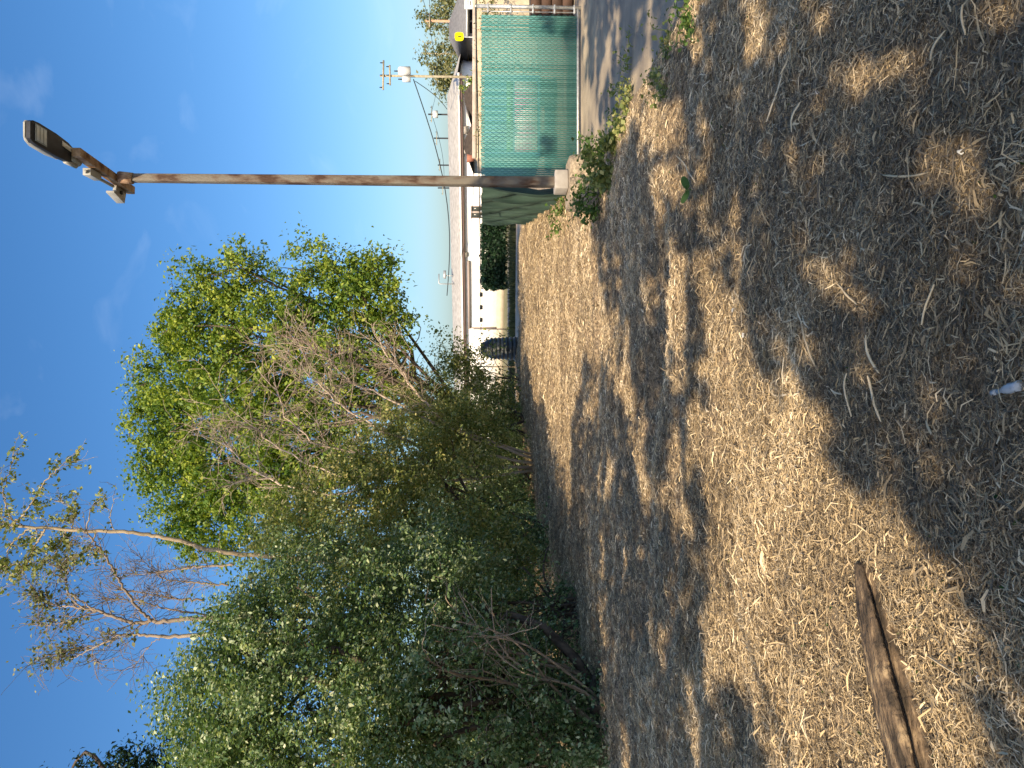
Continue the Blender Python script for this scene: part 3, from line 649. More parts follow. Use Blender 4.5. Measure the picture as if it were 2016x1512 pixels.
# concrete footing, chamfered block, cracked in two pieces
T = thing('pole_footing', (PX, PY, 0), 'weathered chamfered concrete footing under the light pole', 'footing')
def octo(w, c): return [(-w, -w + c), (-w + c, -w), (w - c, -w), (w, -w + c), (w, w - c), (w - c, w), (-w + c, w), (-w, w - c)]
for half, (xa, xb) in enumerate(((-.36, .008), (.016, .36))):
    b = MB(); V = []; w = .36; c = .11
    base = [p for p in octo(w, c)]
    poly = []
    for (x0, y0_), (x1, y1_) in zip(base, base[1:] + base[:1]):
        def ins(x): return xa <= x <= xb
        if ins(x0): poly.append((x0, y0_))
        if ins(x0) != ins(x1):
            xe = xb if half == 0 else xa; tt = (xe - x0) / (x1 - x0); poly.append((xe, y0_ + tt * (y1_ - y0_)))
    k = len(poly)
    for z, s in ((-.1, 1.06), (.40, 1.0), (.45, .95)):
        V += [(PX - .02 + x * s, PY + y * s, z) for x, y in poly]
    f = [[i_ * k + j, i_ * k + (j + 1) % k, (i_ + 1) * k + (j + 1) % k, (i_ + 1) * k + j] for i_ in range(2) for j in range(k)]
    b.add(V, f); b.add(np.vstack([V[-k:], [np.mean(V[-k:], 0)]]), [[j, (j + 1) % k, k] for j in range(k)])
    b.build('concrete_block', M_conc, T)

# ------------------------------------------------------------------ green slatted gate
GY = 13.4
gl, gr = 3.62, 6.53; GB, GT = .05, 1.74
T = thing('gate', ((gl + gr) / 2, GY, 0), 'chain-link gate filled with teal privacy slats across the driveway', 'gate')
b = MB(); b.tube([(6.64, GY, -.03), (6.64, GY, 1.82)], .032, 10); b.tube([(6.64, GY, 1.82), (6.64, GY, 1.86)], [.036, .012], 10); p1 = b.build('post', M_galv, T, smooth=True)
b = MB(); b.tube([(3.55, GY, -.03), (3.55, GY, 1.80)], .03, 10); b.build('post', M_galv, T, smooth=True)
b = MB(); b.tube([(3.55, GY, .035), (6.64, GY, .035)], .022, 8); b.build('bottom_rail', M_galv, T, smooth=True)
b = MB(); b.box((gr + .025, GY, .9), (.018, .008, 1.66)); bar = b.build('tension_bar', M_galv, T)
for z in (.10, .45, .83, 1.22, 1.62):
    b = MB(); b.box((6.60, GY - .012, z), (.15, .05, .03)); b.build('tension_band', M_galv, p1, bevel=.004)
pitch = .0357; ns = int((gr - gl) / pitch)
proto = None
rs = np.random.default_rng(71)
protos = []
for q in range(4):
    b = MB(); b.box((gl, GY + .004, (GB + GT) / 2 + .0), (.0295, .005, GT - GB), tint=.2 + .2 * q); protos.append(b.build('slat', M_slat, T))
for k in range(4, ns):
    o = share(protos[int(rs.integers(4))], 'slat', (k * pitch, 0, rs.normal(0, .006)), T); o.rotation_euler = (0, rs.normal(0, .0012), 0)
for q in range(4): protos[q].location.x += q * pitch
b = MB()                                                   # woven diamond wire
step = .055; nzz = int((GT - GB + .03) / step)
for k in range(ns + 1):
    x0 = gl - pitch / 2 + k * pitch; zz = GB + np.arange(nzz + 1) * step
    x = x0 + np.where((np.arange(nzz + 1) + k) % 2 == 0, -1, 1) * pitch * .52
    b.tube(np.stack([x, np.full(nzz + 1, GY - .006), zz], 1), .0022, 3, caps=False)
tag(b.build('chain_link_mesh', M_wire, T), kind='stuff')

# side fence wrapped in green netting, running back from the gate
A, B_ = np.array([3.74, 14.3]), np.array([6.15, 28.6]); L = np.linalg.norm(B_ - A); dr = (B_ - A) / L; nr = np.array([-dr[1], dr[0]])
T = thing('net_fence', (A[0], A[1], 0), 'chain-link side fence draped in dark green shade netting, running back beside the light pole', 'fence')
ss = np.linspace(0, L, 260); zz = np.linspace(.02, 1.74, 16); SS, ZZ = np.meshgrid(ss, zz)
off = .09 * np.sin(SS * 3.1 + 1.9 * ZZ) + .045 * np.sin(SS * 7.3 - 1.2 * ZZ + 1) + .03 * (vnoise(SS * 2, ZZ * 3, 5) - .5)
Pn = np.stack([A[0] + dr[0] * SS + nr[0] * (off + .08), A[1] + dr[1] * SS + nr[1] * (off + .08), ZZ + .012 * np.sin(SS * 5)], -1)
i = np.arange(15)[:, None] * 260 + np.arange(259)[None]
b = MB(); b.add(Pn.reshape(-1, 3), np.stack([i, i + 1, i + 261, i + 260], -1).reshape(-1, 4)); b.build('netting', M_net, T, smooth=True)
for s in np.linspace(0, L, 6):
    p = A + dr * s; b = MB(); b.tube([(p[0], p[1], -.08), (p[0], p[1], 1.79)], .028, 8); b.build('post', M_galv, T, smooth=True)

# thin cable from the gate post leftwards
b = MB(); e = px(790, 947, 36); P = np.linspace([6.64, GY, 1.84], e, 14); P[:, 2] -= .03 * np.sin(np.linspace(0, math.pi, 14)); b.tube(P, .014, 5)
tag(b.build('guide_cable', M_cable), 'thin cable stretched from the gate post across the yard', 'cable')
b = MB(); b.tube([(e[0], e[1], -.05), (e[0], e[1], e[2] + .06)], .03, 7); tag(b.build('cable_post', M_barkpale), 'thin weathered post holding the far end of the stretched cable', 'post')

# ------------------------------------------------------------------ behind the gate
T = thing('box_trailer', (6.0, 18.2, 0), 'blue box trailer with a faded pink and white side panel parked behind the gate', 'trailer')
tx0, tx1, ty = 5.25, 7.15, 17.6
b = MB(); b.box(((tx0 + tx1) / 2, ty + .8, 1.03), (tx1 - tx0, 1.6, 1.30)); body = b.build('body', M_blue, T, bevel=.03)
b = MB(); b.box(((tx0 + tx1) / 2 - .02, ty - .012, .72), (tx1 - tx0 - .3, .02, .52)); b.build('side_panel', M_pink, body)
b = MB(); b.box(((tx0 + tx1) / 2 - .02, ty - .012, 1.1), (tx1 - tx0 - .3, .02, .14)); b.build('stripe', M_greenstripe, body)
for xw in (tx0 + .35, tx1 - .35):
    b = MB(); b.tube([(xw, ty + .05, .26), (xw, ty + .25, .26)], .28, 16); b.build('wheel', M_black, T)
b = MB(); b.box((7.6, 13.9, .35), (.9, .5, .75)); 
T = thing('board_bin', (7.45, 14.6, 0), 'brown wooden board bin at the right edge beyond the gate post', 'bin')
for k in range(4):
    b = MB(); b.box((7.45, 14.4, .11 + .2 * k), (1.1, .03, .185)); b.build('board', M_planks, T)
b = MB(); b.box((7.45, 14.8, .4), (1.06, .7, .78)); b.build('inner_box', M_shed, T)

T = thing('block_wall', (9.5, 24.5, 0), 'low beige concrete block wall with a pinkish cap behind the gate', 'wall')
wa, wb = np.array([7.05, 24.0]), np.array([13.6, 25.0]); nb = 9; dv = (wb - wa) / nb; ang = math.atan2(dv[1], dv[0]); wl_ = np.linalg.norm(dv)
for k in range(nb):
    c = wa + dv * (k + .5)
    b = MB(); b.box((c[0], c[1], .95), (wl_ - .012, .2, 1.98), ang); b.build('panel', M_block, T, bevel=.01)
    b = MB(); b.box((c[0], c[1], 2.0), (wl_ - .004, .30, .11), ang); b.build('cap_stone', M_cap, T, bevel=.012)
b = MB(); b.tube([(7.1, 24.0, 2.0), (7.1, 24.0, 2.22)], [.10, .13], 10); tag(b.build('terracotta_pot', M_terra), 'small terracotta pot standing on the left end of the block wall', 'pot')
plant('creeper', 'olive creeper growing along the foot of the block wall, showing above the gate top', 'plant', (9.6, 23.2, 0),
      [((np.array([7.4 + .62 * k, 23.3 + .09 * k, 1.55])), np.array([.4, .12, .26])) for k in range(10)], M_leafpale, 150, 16, .07, .07, 81, trunk_r=.03, limbs=6, stems=4, leafname='foliage')

# two brown hip-roofed sheds beyond the wall
for (u0, u1, up, lab) in ((1196, 1276, 1226, 'small brown shingle-roofed shed beyond the block wall, nearest the light pole'), (1278, 1352, 1322, 'small brown shingle-roofed shed beyond the block wall, beside the utility pole')):
    d = 41; a, c = px(u0, 932, d), px(u1, 932, d); pk = px(up, 914, d + 1.5)
    T = thing('shed', ((a[0] + c[0]) / 2, d + 1.5, 0), lab, 'shed')
    b = MB(); b.box(((a[0] + c[0]) / 2, d + 1.5, a[2] / 2), (c[0] - a[0] - .2, 2.8, a[2])); b.build('wall', M_tan, T)
    V = [(a[0], d, a[2]), (c[0], d, a[2]), (c[0], d + 3, a[2]), (a[0], d + 3, a[2]), (pk[0] - .25, d + 1.5, pk[2]), (pk[0] + .25, d + 1.5, pk[2])]
    b = MB(); b.add(V, [[0, 1, 5, 4], [2, 3, 4, 5]]); b.add(V, [[1, 2, 5], [3, 0, 4], [0, 3, 2], [0, 2, 1]]); b.build('roof', M_shed, T)

# ------------------------------------------------------------------ long white building
R0 = np.array([22.4, 56.0]); Lv = np.array([-.85, .527]); Nv = np.array([.527, .85]); LEN, DEP, EAVE, RIDGE = 40.0, 10.0, 3.47, 4.62
def fac(s, n, z): p = R0 + Lv * s + Nv * n; return (p[0], p[1], z)
def facuv(u, v, out=.03):
    k = ray(u, v); A_ = np.array([[k[0], -Lv[0]], [k[1], -Lv[1]]]); t_, s_ = np.linalg.solve(A_, R0 - Nv * out)
    return s_, H + k[2] * t_
def fbox(b, s0, s1, z0, z1, n0, n1):
    V = [fac(s, n, z) for s in (s0, s1) for n in (n0, n1) for z in (z0, z1)]
    b.add(V, [[0, 1, 3, 2], [4, 6, 7, 5], [0, 4, 5, 1], [2, 3, 7, 6], [0, 2, 6, 4], [1, 5, 7, 3]]); return b
T = thing('white_building', fac(LEN / 2, DEP / 2, 0), 'long low white stucco building with a grey shingle roof across the street', 'building')
fbox(MB(), 0, LEN, -.1, EAVE, 0, DEP).build('wall', M_white, T)
fbox(MB(), .05, LEN - .05, -.1, .58, -.06, -.003).build('base_band', M_tan, T)
ov = .5; V = [fac(-ov, -ov, EAVE + .12), fac(LEN + ov, -ov, EAVE + .12), fac(LEN + ov, DEP + ov, EAVE + .12), fac(-ov, DEP + ov, EAVE + .12), fac(2.2, DEP / 2, RIDGE), fac(LEN - 2.2, DEP / 2, RIDGE)]
b = MB(); b.add(V, [[0, 1, 5, 4], [2, 3, 4, 5]]); b.add(V, [[1, 2, 5], [3, 0, 4]]); rf = b.build('roof', M_roof, T)
fbox(MB(), -ov, LEN + ov, EAVE - .02, EAVE + .115, -ov - .02, -ov + .12).build('gutter', M_trimw, rf)
fbox(MB(), -ov + .1, LEN + ov - .1, EAVE - .19, EAVE - .025, -ov + .1, 0 - .003).build('fascia', M_fascia, rf)
for y in (528, 553, 580, 605, 630):
    s, z = facuv(1512 - y, 947); fbox(MB(), s - .2, s + .2, z - .13, z + .13, -.04, .02).build('wall_vent', M_dark, T)
s0, z1 = facuv(999, 920); s1, _ = facuv(867, 920); _, z0 = facuv(930, 925)
fbox(MB(), s0, s1, z0, z1, -.25, -.01).build('canopy_beam', M_beam, T)
s, _ = facuv(867, 940); fbox(MB(), s - .06, s + .06, .585, z0 - .005, -.12, -.01).build('canopy_post', M_beam, T)
for (ua, ub, va, vb) in ((1082, 1107, 926, 951), (740, 770, 925, 948)):
    s0, z1 = facuv(ub, va); s1, z0 = facuv(ua, vb); w = fbox(MB(), s0, s1, z0, z1, -.03, .02).build('window', M_beam, T)
    for k in range(2):
        sa = s0 + .08 + k * (s1 - s0) / 2; fbox(MB(), sa, sa + (s1 - s0) / 2 - .16, z0 + .08, z1 - .08, -.045, -.032).build('pane', M_glass, w)
for (u_1, v_1, w1, h1) in ((1257, 915, .28, .45), (1215, 917, .14, .3), (1012, 916, .2, .3)):
    s, z = facuv(u_1, v_1); fbox(MB(), s - w1, s + w1, z - h1 / 2, z + h1 / 2, -.28, -.003).build('wall_lamp', M_cover, T)
s, _ = facuv(922, 890); b = MB(); q = np.array(fac(s, 3.2, RIDGE - .5)); b.tube([q, q + np.array([0, 0, 1.5]), q + np.array([.1, 0, 1.56]), q + np.array([.9, 0, 1.56])], .05, 6); rb = b.build('roof_vent_pipe', M_galv, T)
b = MB(); q2 = q + np.array([.75, .1, 0]); b.tube([q2, q2 + np.array([0, 0, 1.0])], .045, 6); b.box(q2 + np.array([.1, 0, 1.05]), (.7, .3, .22)); b.build('roof_lamp', M_galv, T)

# ------------------------------------------------------------------ hedge, drum, sign posts, low grass
T = thing('hedge', (8.3, 48, 0), 'clipped dark green rectangular hedge in front of the white building', 'hedge')
hx0, hx1 = px(950, 980, 47)[0], px(1081, 980, 47)[0]
r = np.random.default_rng(91); n = 5200
fc = r.integers(0, 4, n); a1, a2, a3 = r.uniform(0, 1, n), r.uniform(0, 1, n), r.uniform(0, 1, n)
hx = np.where(fc == 1, hx0, np.where(fc == 2, hx1, hx0 + (hx1 - hx0) * a1)); hy = np.where(fc == 0, 47, 47 + 1.5 * a2); hz = np.where(fc == 3, 1.66, .22 + 1.42 * a3)
Pt = np.stack([hx, hy, hz], 1); cen = np.array([(hx0 + hx1) / 2, 47.8, .95]); dd_ = (Pt - cen) / np.array([(hx1 - hx0) / 2, .8, .75])
rr_ = (np.abs(dd_) ** 6).sum(1) ** (1 / 6); Pt = cen + (Pt - cen) / np.maximum(rr_, .8)[:, None] * (.95 + .14 * vnoise(Pt[:, 0] * 2.2, Pt[:, 2] * 3, 92))[:, None] + np.clip(r.normal(0, .07, (n, 3)), -.2, .2)
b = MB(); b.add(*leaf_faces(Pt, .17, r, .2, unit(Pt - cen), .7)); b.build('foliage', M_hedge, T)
b = MB()
for k in range(6): xx = hx0 + .4 + k * (hx1 - hx0 - .8) / 5; b.tube(curve((xx, 47.8, -.1), (xx + r.normal(0, .2), 47.8, 1.2), r, .05), .05, 6)
b.build('stems', M_bark, T)
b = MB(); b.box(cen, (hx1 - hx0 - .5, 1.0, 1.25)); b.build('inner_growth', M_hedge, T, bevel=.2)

dp = np.array([px(826, 1000, 36)[0], 36.0])
T = thing('ribbed_drum', (dp[0], dp[1], 0), 'dark upright ribbed plastic drum at the far edge of the mulch', 'drum')
zs = np.linspace(-.05, 1.72, 60); rad = .56 + .018 * np.sign(np.sin(zs * 34)) - np.clip(zs - 1.35, 0, 1) * .5 - .05 * zs
b = MB(); b.tube(np.stack([np.full(60, dp[0]), np.full(60, dp[1]), zs], 1), rad, 24); b.build('body', M_drum, T, smooth=True)
b = MB(); b.tube([(dp[0], dp[1], 1.72), (dp[0], dp[1], 1.84)], [.30, .26], 16); b.build('lid', M_drum, T)

b = MB(); q = px(864, 1000, 49); b.tube([(q[0], q[1], -.1), (q[0], q[1], 2.35)], .035, 6)
T = thing('marker_post', (q[0], q[1], 0), 'thin dark marker post with a yellow tag before the white building', 'post'); b.build('post', M_fascia, T)
b = MB(); b.box((q[0], q[1] - .04, 1.62), (.12, .02, .18)); b.build('tag', M_yellow, T)

r = np.random.default_rng(95); n = 16000
gx = r.uniform(-14, 12, n); gy = r.uniform(40.5, 46.5, n); g0 = np.stack([gx, gy, np.full(n, -.04)], 1)
hgt_ = r.uniform(.08, .32, n) * (.5 + vnoise(gx * .8, gy * .8, 96)); lean = r.normal(0, .07, (n, 2)); ww = r.uniform(.02, .05, n); an = r.uniform(0, math.pi, n)
wv = np.stack([np.cos(an) * ww, np.sin(an) * ww, np.zeros(n)], 1); tp = g0 + np.stack([lean[:, 0], lean[:, 1], hgt_ + .04], 1)
b = MB(); b.add(np.stack([g0 - wv, g0 + wv, tp], 1).reshape(-1, 3), np.arange(n * 3).reshape(-1, 3), r.uniform(0, 1, n))
tag(b.build('grass_verge', M_grass), 'dark rough grass verge along the far side of the mulch', 'grass', kind='stuff')

# ------------------------------------------------------------------ utility poles and wires
def utility(u, vtop, d, m, rad, label, arms=(), trans=None, group='utility poles'):
    q = px(u, vtop, d); T = thing('utility_pole', (q[0], d, 0), label, 'utility pole', group)
    b = MB(); b.tube([(q[0], d, -.2), (q[0], d, q[2])], [rad, rad * .75], 8); b.build('pole', m, T, smooth=True)
    for (dv_, w_, rz_) in arms:
        z = px(u, vtop + dv_, d)[2]; b = MB(); b.box((q[0], d - rad, z), (w_, .1, .11), rz_); a_ = b.build('crossarm', M_util if rad > .1 else m, T)
        for k in (-.42, 0.0, .42):
            b = MB(); b.tube([(q[0] + k * w_ * math.cos(rz_), d - rad + k * w_ * math.sin(rz_), z + .05), (q[0] + k * w_ * math.cos(rz_), d - rad + k * w_ * math.sin(rz_), z + .24)], [.045, .03], 6); b.build('insulator', M_black, a_)
    for (du, v0, v1, w_) in trans or ():
        a_ = px(u + du, v0, d - .3); c = px(u + du, v1, d - .3); b = MB(); b.tube([a_, a_ + (c - a_) * .12, c], [w_ * .7, w_, w_], 12); c_ = b.build('transformer', M_trans, T, smooth=False)
        b = MB(); b.tube([a_ + np.array([0, 0, -.02]), a_ + np.array([0, 0, .28])], [.05, .035], 6); b.build('bushing', M_black, c_)
    return q
qa = utility(1363, 748, 52, M_util, .105, 'tall wooden utility pole carrying white transformers behind the gate', [(7, 2.1, .12), (20, 1.3, -.2)], [(9, 784, 808, .30), (-7, 792, 808, .2)])
qb = utility(1471, 838, 62, M_utilred, .13, 'reddish wooden utility pole at the right edge near the grey-roofed house', [(8, 1.4, .3)])
utility(1407, 832, 95, M_util, .14, 'distant utility pole standing among the trees right of the transformer pole', [(6, 2.0, .2)])
utility(1287, 843, 105, M_black, .14, 'distant utility pole with a pale transformer above the roof ridge', [(7, 2.6, .3)], [(0, 852, 862, .5)])
utility(1240, 854, 120, M_black, .15, 'distant utility pole with one crossarm left of the pale-transformer pole', [(6, 2.4, .2)])
utility(1187, 862, 130, M_black, .15, 'distant utility pole just right of the light pole above the roof', [(4, 2.2, .2)])
utility(1142, 862, 130, M_black, .15, 'distant utility pole just left of the light pole above the roof', [(10, 2.6, .2)])
def wire(a, c, sag, label, rad=.02):
    P = np.linspace(a, c, 16); P[:, 2] -= sag * np.sin(np.linspace(0, math.pi, 16)); b = MB(); b.tube(P, rad, 4)
    tag(b.build('overhead_wire', M_cable), label, 'wire', 'overhead wires')
wire(px(1356, 814, 52), px(930, 880, 64), 1.1, 'thick service cable sagging from the transformer pole over the white roof', .035)
wire(px(1352, 818, 52), px(1297, 880, 60), .25, 'short service cable dropping steeply from the transformer pole to the roof', .03)
wire(px(1471, 841, 62), px(1545, 818, 60), .2, 'upper wire running right from the reddish utility pole')
wire(px(1471, 846, 62), px(1545, 838, 60), .15, 'lower wire running right from the reddish utility pole')
wire(px(1471, 842, 62), px(1287, 848, 105), .8, 'wire from the reddish pole to the distant pale-transformer pole')
wire(px(1287, 850, 105), px(1142, 874, 130), .6, 'distant wire linking the far poles above the roof ridge', .03)

# ------------------------------------------------------------------ house and trees at the right
hd = 58.0
T = thing('grey_roof_house', (27.5, hd + 4, 0), 'house with a steep grey hip roof at the right edge behind the block wall', 'house')
ax_, bx_ = px(1440, 920, hd)[0], px(1560, 920, hd)[0]; ez, rz_ = px(1500, 918, hd)[2], px(1500, 884, hd + 4)[2]
b = MB(); b.box(((ax_ + bx_) / 2, hd + 4, ez / 2), (bx_ - ax_ - .8, 7, ez)); b.build('wall', M_cover, T)
V = [(ax_, hd, ez), (bx_, hd, ez), (bx_, hd + 8, ez), (ax_, hd + 8, ez), (ax_ + 1.6, hd + 4, rz_), (bx_ - 1.6, hd + 4, rz_)]
b = MB(); b.add(V, [[0, 1, 5, 4], [2, 3, 4, 5]]); b.add(V, [[1, 2, 5], [3, 0, 4], [0, 3, 2], [0, 2, 1]]); rf = b.build('roof', M_greyroof, T)
b = MB(); b.box(((ax_ + bx_) / 2, hd - .06, ez - .06), (bx_ - ax_, .1, .16)); b.build('gutter', M_galv, rf)
for k in range(4):
    b = MB(); b.box((ax_ + .9 + k * 1.0, hd + .47, ez - .62), (.85, .06, .75)); b.build('window', M_dark, T)
q = px(1505, 927, 52); T = thing('notice_board', (q[0], 52, 0), 'white notice board with dark lettering at the right edge', 'sign')
b = MB(); b.box((q[0], 52, q[2]), (.75, .05, .85)); pl = b.build('panel', M_trimw, T)
for k, w_ in enumerate((.42, .3, .36)):
    b = MB(); b.box((q[0], 51.965, q[2] + .2 - k * .17), (w_, .012, .05)); b.build('lettering', M_dark, pl)
b = MB(); b.tube([(q[0], 52.06, -.1), (q[0], 52.06, q[2] + .3)], .05, 6); b.build('post', M_galv, T)

q = px(1440, 904, 47); T = thing('warning_sign', (q[0], 47, 0), 'yellow warning sign with a black figure beyond the block wall', 'sign')
b = MB(); k = 20; rr = .27; th = np.arange(k) * 2 * math.pi / k; sq = (np.abs(np.cos(th)) ** 4 + np.abs(np.sin(th)) ** 4) ** -.25
V = [(q[0] + rr * s_ * math.cos(t_), 47 + dy, q[2] + rr * s_ * math.sin(t_)) for dy in (-.015, .015) for t_, s_ in zip(th, sq)]
b.add(V, [[j, (j + 1) % k, k + (j + 1) % k, k + j] for j in range(k)]); b.add(np.vstack([V[:k], [np.mean(V[:k], 0)]]), [[j, (j + 1) % k, k] for j in range(k)]); b.add(np.vstack([V[k:], [np.mean(V[k:], 0)]]), [[(j + 1) % k, j, k] for j in range(k)])
pl = b.build('panel', M_yellow, T)
b = MB(); b.box((q[0], 46.975, q[2] - .03), (.07, .012, .12)); b.box((q[0] - .04, 46.975, q[2] - .13), (.035, .012, .1), 0); b.box((q[0] + .04, 46.975, q[2] - .13), (.035, .012, .1)); b.tube([(q[0], 46.97, q[2] + .07), (q[0], 46.98, q[2] + .07)], .035, 8); b.build('pictogram', M_black, pl)
b = MB(); b.tube([(q[0], 47.05, -.1), (q[0], 47.05, q[2] + .2)], .035, 6); b.build('post', M_galv, T)

far = [(1420, 90, [(1420, 870, 40), (1400, 900, 30), (1440, 900, 34), (1390, 865, 26)], 'airy pale green street tree left of the reddish utility pole'),
       (1475, 84, [(1480, 860, 34), (1505, 875, 34), (1465, 890, 26)], 'olive tree behind the grey-roofed house at the right edge'),
       (1345, 88, [(1350, 880, 24), (1335, 895, 20), (1370, 862, 22), (1375, 900, 24)], 'thin pale tree behind the transformer pole')]
for k, (u, d, lb, lab) in enumerate(far):
    plant('street_tree', lab, 'tree', (px(u, 950, d)[0], d, 0), [lobe(a, b_, c, d) for a, b_, c in lb], M_leafpale, 75, 20, .34, .34, 101 + k, trunk_r=.16, group='trees along the far street', limbs=8, sub=3, trunkmat=M_util)
plant('young_bush', 'bright green bush beside the utility pole above the block wall', 'shrub', (px(1338, 940, 46)[0], 46, 0), [lobe(1340, 918, 12, 46), lobe(1330, 926, 10, 46), lobe(1345, 930, 12, 46), lobe(1338, 945, 14, 46)], M_leafbright, 36, 14, .12, .16, 105, trunk_r=.05, limbs=4, leafname='foliage')

# ------------------------------------------------------------------ weeds at the footing and along the driveway
def weed(u, v, w, h, n, lab, seed, leaf=.06, m=None, stems=10):
    p = gp(u, v); r = np.random.default_rng(seed); t = thing('weed', (p[0], p[1], 0), lab, 'weed', 'weeds along the driveway')
    sb, lb = MB(), []
    for k in range(stems):
        a = p + np.array([r.uniform(-w, w), r.uniform(-.2, .2), 0]); a[2] = max(float(gz(a[0], a[1])), -.02) - .03
        e = a + np.array([r.normal(0, .12), r.normal(0, .12), h * r.uniform(.4, 1.1)]); P = curve(a, e, r, .12, 6); sb.tube(P, np.linspace(.006, .003, 6), 4, caps=False)
        q = P[r.integers(1, 6, n // stems)] + r.normal(0, .05, (n // stems, 3)); q[:, 2] = np.maximum(q[:, 2], .03); lb.append(q)
    q = np.vstack(lb); b = MB(); b.add(*leaf_faces(q, leaf, r, .7, None, .75, r.beta(2, 2, len(q)))); b.build('leaves', m or M_weed, t); sb.build('stems', m or M_weed, t)
weed(1180, 1212, .40, .36, 820, 'dense ivy-like weeds growing in front of the pole footing', 111, .07, M_leafmid)
weed(1120, 1192, .32, .48, 460, 'bright green weeds on the left of the pole footing', 112, .06)
weed(1215, 1190, .22, .40, 220, 'weeds with pale leaf tips on the right of the pole footing', 113, .06)
weed(1085, 1120, .45, .35, 200, 'scattered bright weeds at the foot of the netted fence', 114, .07)
weed(1300, 1238, .35, .20, 260, 'dark weed clump on the driveway edge nearest the footing', 115, .05, M_leafmid)
weed(1375, 1240, .42, .16, 150, 'thin line of weeds creeping over the driveway', 116, .045, M_leafmid)
weed(1390, 1322, .28, .17, 240, 'round dark weed clump in the mulch beside the driveway', 117, .045, M_leafmid)
weed(1470, 1365, .25, .14, 200, 'pale green grassy weeds at the driveway corner on the right', 118, .04)
weed(1260, 1215, .30, .14, 140, 'low yellowish weeds between the footing and the driveway', 119, .045)
p = gp(1138, 1385); T = thing('broadleaf_seedling', (p[0], p[1], float(gz(p[0], p[1]))), 'two-leaved green seedling alone in the mulch', 'seedling')
for s_ in (-1, 1):
    b = MB(); k = 14; th = np.arange(k) * 2 * math.pi / k; cz = float(gz(p[0], p[1])) + .07
    V = [(p[0] + s_ * .055 + .05 * math.cos(t_) , p[1] + .035 * math.sin(t_), cz + .018 * math.cos(t_) * s_ + .02 * math.sin(t_)) for t_ in th]
    b.add(np.vstack([V, [np.mean(V, 0) - np.array([0, 0, .008])]]), [[j, (j + 1) % k, k] for j in range(k)]); b.build('leaf', M_weed, T)
b = MB(); b.tube([(p[0], p[1], cz - .12), (p[0], p[1], cz - .002)], .005, 5); b.tube([(p[0] - .03, p[1], cz - .006), (p[0] + .03, p[1], cz - .006)], .004, 5); b.build('stem', M_weed, T)

# ------------------------------------------------------------------ log, long wood strips, litter
la, lb = gp(402, 1728), gp(-60, 1852); r = np.random.default_rng(121); LL = np.linalg.norm(lb - la)
T = thing('fallen_log', (la[0], la[1], 0), 'weathered brown log half sunk in the straw at the lower left', 'log'); T.rotation_euler = (0, 0, math.atan2(lb[1] - la[1], lb[0] - la[0]))
n, k = 150, 44; t_ = np.linspace(0, 1, n); th = np.arange(k) * 2 * math.pi / k; V = []
for j in range(n):
    c = la + (lb - la) * t_[j]; g = .035
    w = (.022 + .098 * min(1, t_[j] * 2.4) ** .7) * (1 + .07 * math.sin(11 * t_[j]) + r.normal(0, .012)); hh_ = .03 + .04 * min(1, t_[j] * 2)
    for q in th:
        cs, sn = math.cos(q), math.sin(q); rr = 1 + .14 * (float(vnoise(q * 4.2, t_[j] * 9, 8)) - .5) + .13 * (float(vnoise(q * 11, t_[j] * 20, 6)) - .5) + .07 * (float(vnoise(q * 22, t_[j] * 60, 5)) - .5)
        rr *= 1 - .62 * math.exp(-((((q + math.pi) % (2 * math.pi)) - math.pi - .28) / .24) ** 2) * min(1, t_[j] * 8)      # split along the near side
        V.append((LL * t_[j] + r.normal(0, .002), cs * w * rr, g + .036 + hh_ * math.copysign(abs(sn) ** .75, sn) * rr))
V = np.array(V) + np.array([la[0], la[1], 0]); f = [[i_ * k + j, i_ * k + (j + 1) % k, (i_ + 1) * k + (j + 1) % k, (i_ + 1) * k + j] for i_ in range(n - 1) for j in range(k)]
b = MB(); b.add(V, f); b.add(np.vstack([V[:k], [V[:k].mean(0)]]), [[j, k, (j + 1) % k] for j in range(k)]); b.add(np.vstack([V[-k:], [V[-k:].mean(0)]]), [[j, (j + 1) % k, k] for j in range(k)])
b.build('wood', M_log, T, smooth=True)

strips = [((1620,640),(1660,720),'pale splintered wood strip in the shade right of the sunlit straw'), ((1590,260),(1610,200),'bright split wood strip in a sun fleck below the weeds'), ((1760,660),(1790,735),'curved grey wood strip in the middle of the shaded mulch'),
 ((1790,345),(1885,340),'thick bleached wood strip lying near a sun patch at the lower right'), ((1690,560),(1730,600),'pale forked chip beside the small round sun fleck'), ((1530,240),(1570,140),'thin grey stick in the shade near the driveway weeds'),
 ((1770,740),(1790,830),'long grey wood strip above the plastic bottle'), ((1725,735),(1735,820),'straight narrow wood strip next to the long grey one'), ((1345,305),(1400,360),'bundle-like pale root strip left of the seedling'),
 ((1950,10),(1955,70),'wood strip in the lower right corner of the mulch'), ((1870,120),(1910,60),'slanting pale wood strip near the lower right corner'), ((1900,560),(1880,640),'pale wood strip beside the sun patch at the bottom edge'), ((1880,1290),(1950,1330),'white-bleached wood strip in the sun beside the log')]
r = np.random.default_rng(131)
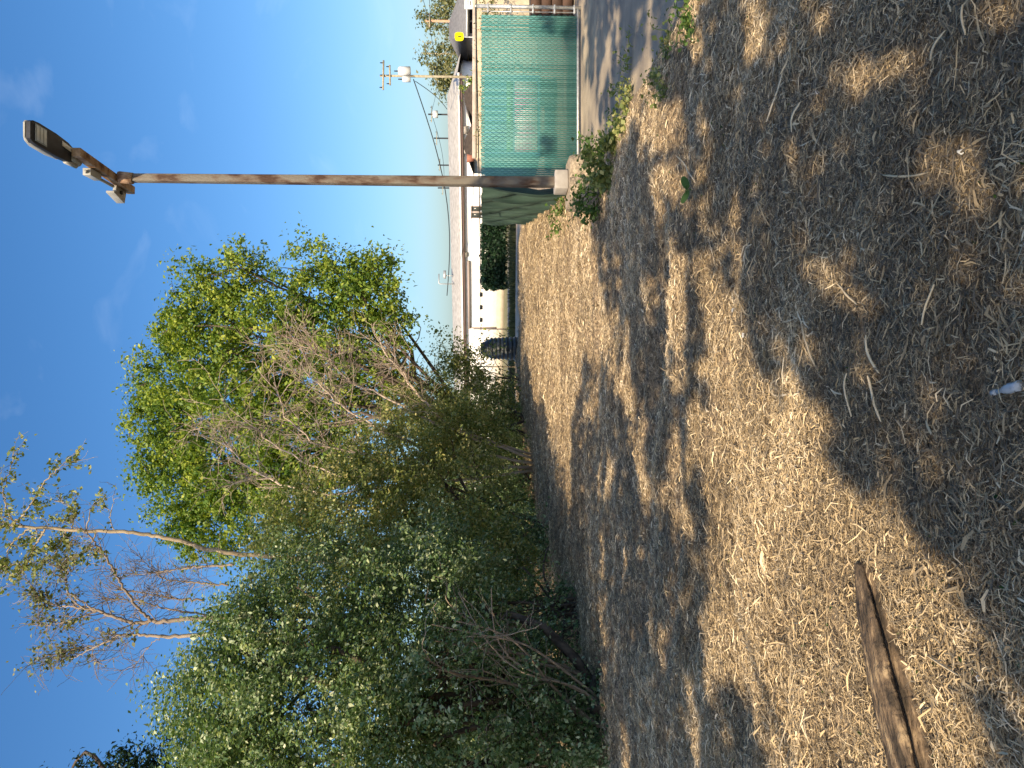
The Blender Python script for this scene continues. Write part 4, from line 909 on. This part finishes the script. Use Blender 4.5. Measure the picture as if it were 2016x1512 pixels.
for k, ((x0, y0), (x1, y1), lab) in enumerate(strips):
    a, c = gp(1512 - y0, x0), gp(1512 - y1, x1); m_ = 7; P = np.linspace(a, c, m_); d = unit((c - a)[None])[0]; s_ = np.array([-d[1], d[0], 0])
    P += s_ * (r.normal(0, .022) * np.linalg.norm(c - a) * np.sin(np.linspace(0, math.pi, m_)))[:, None]
    P[:, 2] = gz(P[:, 0], P[:, 1]) + .032 + .012 * np.sin(np.linspace(0, math.pi, m_)) * r.uniform(0, 1.5)
    w = r.uniform(.003, .0075) * np.array([.3, .9, .8, 1, .7, .9, .2]) * min(1.6, a[1] / 3)
    V = np.concatenate([P + s_ * w[:, None], P - s_ * w[:, None], P + np.array([0, 0, .006]) + s_ * w[:, None] * .5, P + np.array([0, 0, .006]) - s_ * w[:, None] * .5])
    f = [];
    for j in range(m_ - 1): f += [[j, j + 1, 2 * m_ + j + 1, 2 * m_ + j], [2 * m_ + j, 2 * m_ + j + 1, 3 * m_ + j + 1, 3 * m_ + j], [3 * m_ + j, 3 * m_ + j + 1, m_ + j + 1, m_ + j], [m_ + j, m_ + j + 1, j + 1, j]]
    b = MB(); b.add(V, f, r.uniform(.6, .95)); tag(b.build('wood_strip', M_straw), lab, 'wood strip', 'long wood strips on the mulch')
# white plastic scrap at the lower edge and small white bits
p = gp(738, 2018); g = float(gz(p[0], p[1])) + .008
T = thing('plastic_bottle', (p[0], p[1], g), 'crushed pale plastic bottle neck at the bottom edge of the mulch', 'litter')
P = np.array([(p[0] + .004 * k, p[1] + .02 - .02 * k, g + .008) for k in range(7)]); b = MB(); b.tube(P[1:], [.007, .008, .015, .017, .015, .017], 9); b.build('bottle', M_plastic, T, smooth=True)
b = MB(); b.tube(P[:2] + np.array([0, .004, 0]), .0095, 10); b.build('cap', M_plastic, T)
for k, (x, y, lab) in enumerate(((1641, 180, 'small white paper scrap in the shaded mulch near the driveway'), (1458, 611, 'small white paper scrap at the edge of the sunlit straw'), (1488, 660, 'crumpled white scrap on the mulch beside the long shadow edge'), (1990, 1335, 'white torn scrap in the sunlit straw near the log'), (1490, 1100, 'looped white plastic strip in the sunlit straw'), (1945, 300, 'pale blue-white paper scrap in the shade at the lower right'))):
    p = gp(1512 - y, x); g = float(gz(p[0], p[1])) + .02; rr = .007 * p[1] / 3 + .004; m_ = 9
    V = [(p[0] + rr * math.cos(a) * r.uniform(.6, 1.3), p[1] + rr * math.sin(a) * r.uniform(.6, 1.3), g + r.uniform(0, .02)) for a in np.arange(m_) * 2 * math.pi / m_] + [(p[0], p[1], g + .02)]
    V2 = np.array(V) - np.array([0, 0, .003]); b = MB(); b.add(V, [[j, (j + 1) % m_, m_] for j in range(m_)]); b.add(V2, [[(j + 1) % m_, j, m_] for j in range(m_)]); tag(b.build('paper_scrap', M_label), lab, 'litter', 'litter scraps')
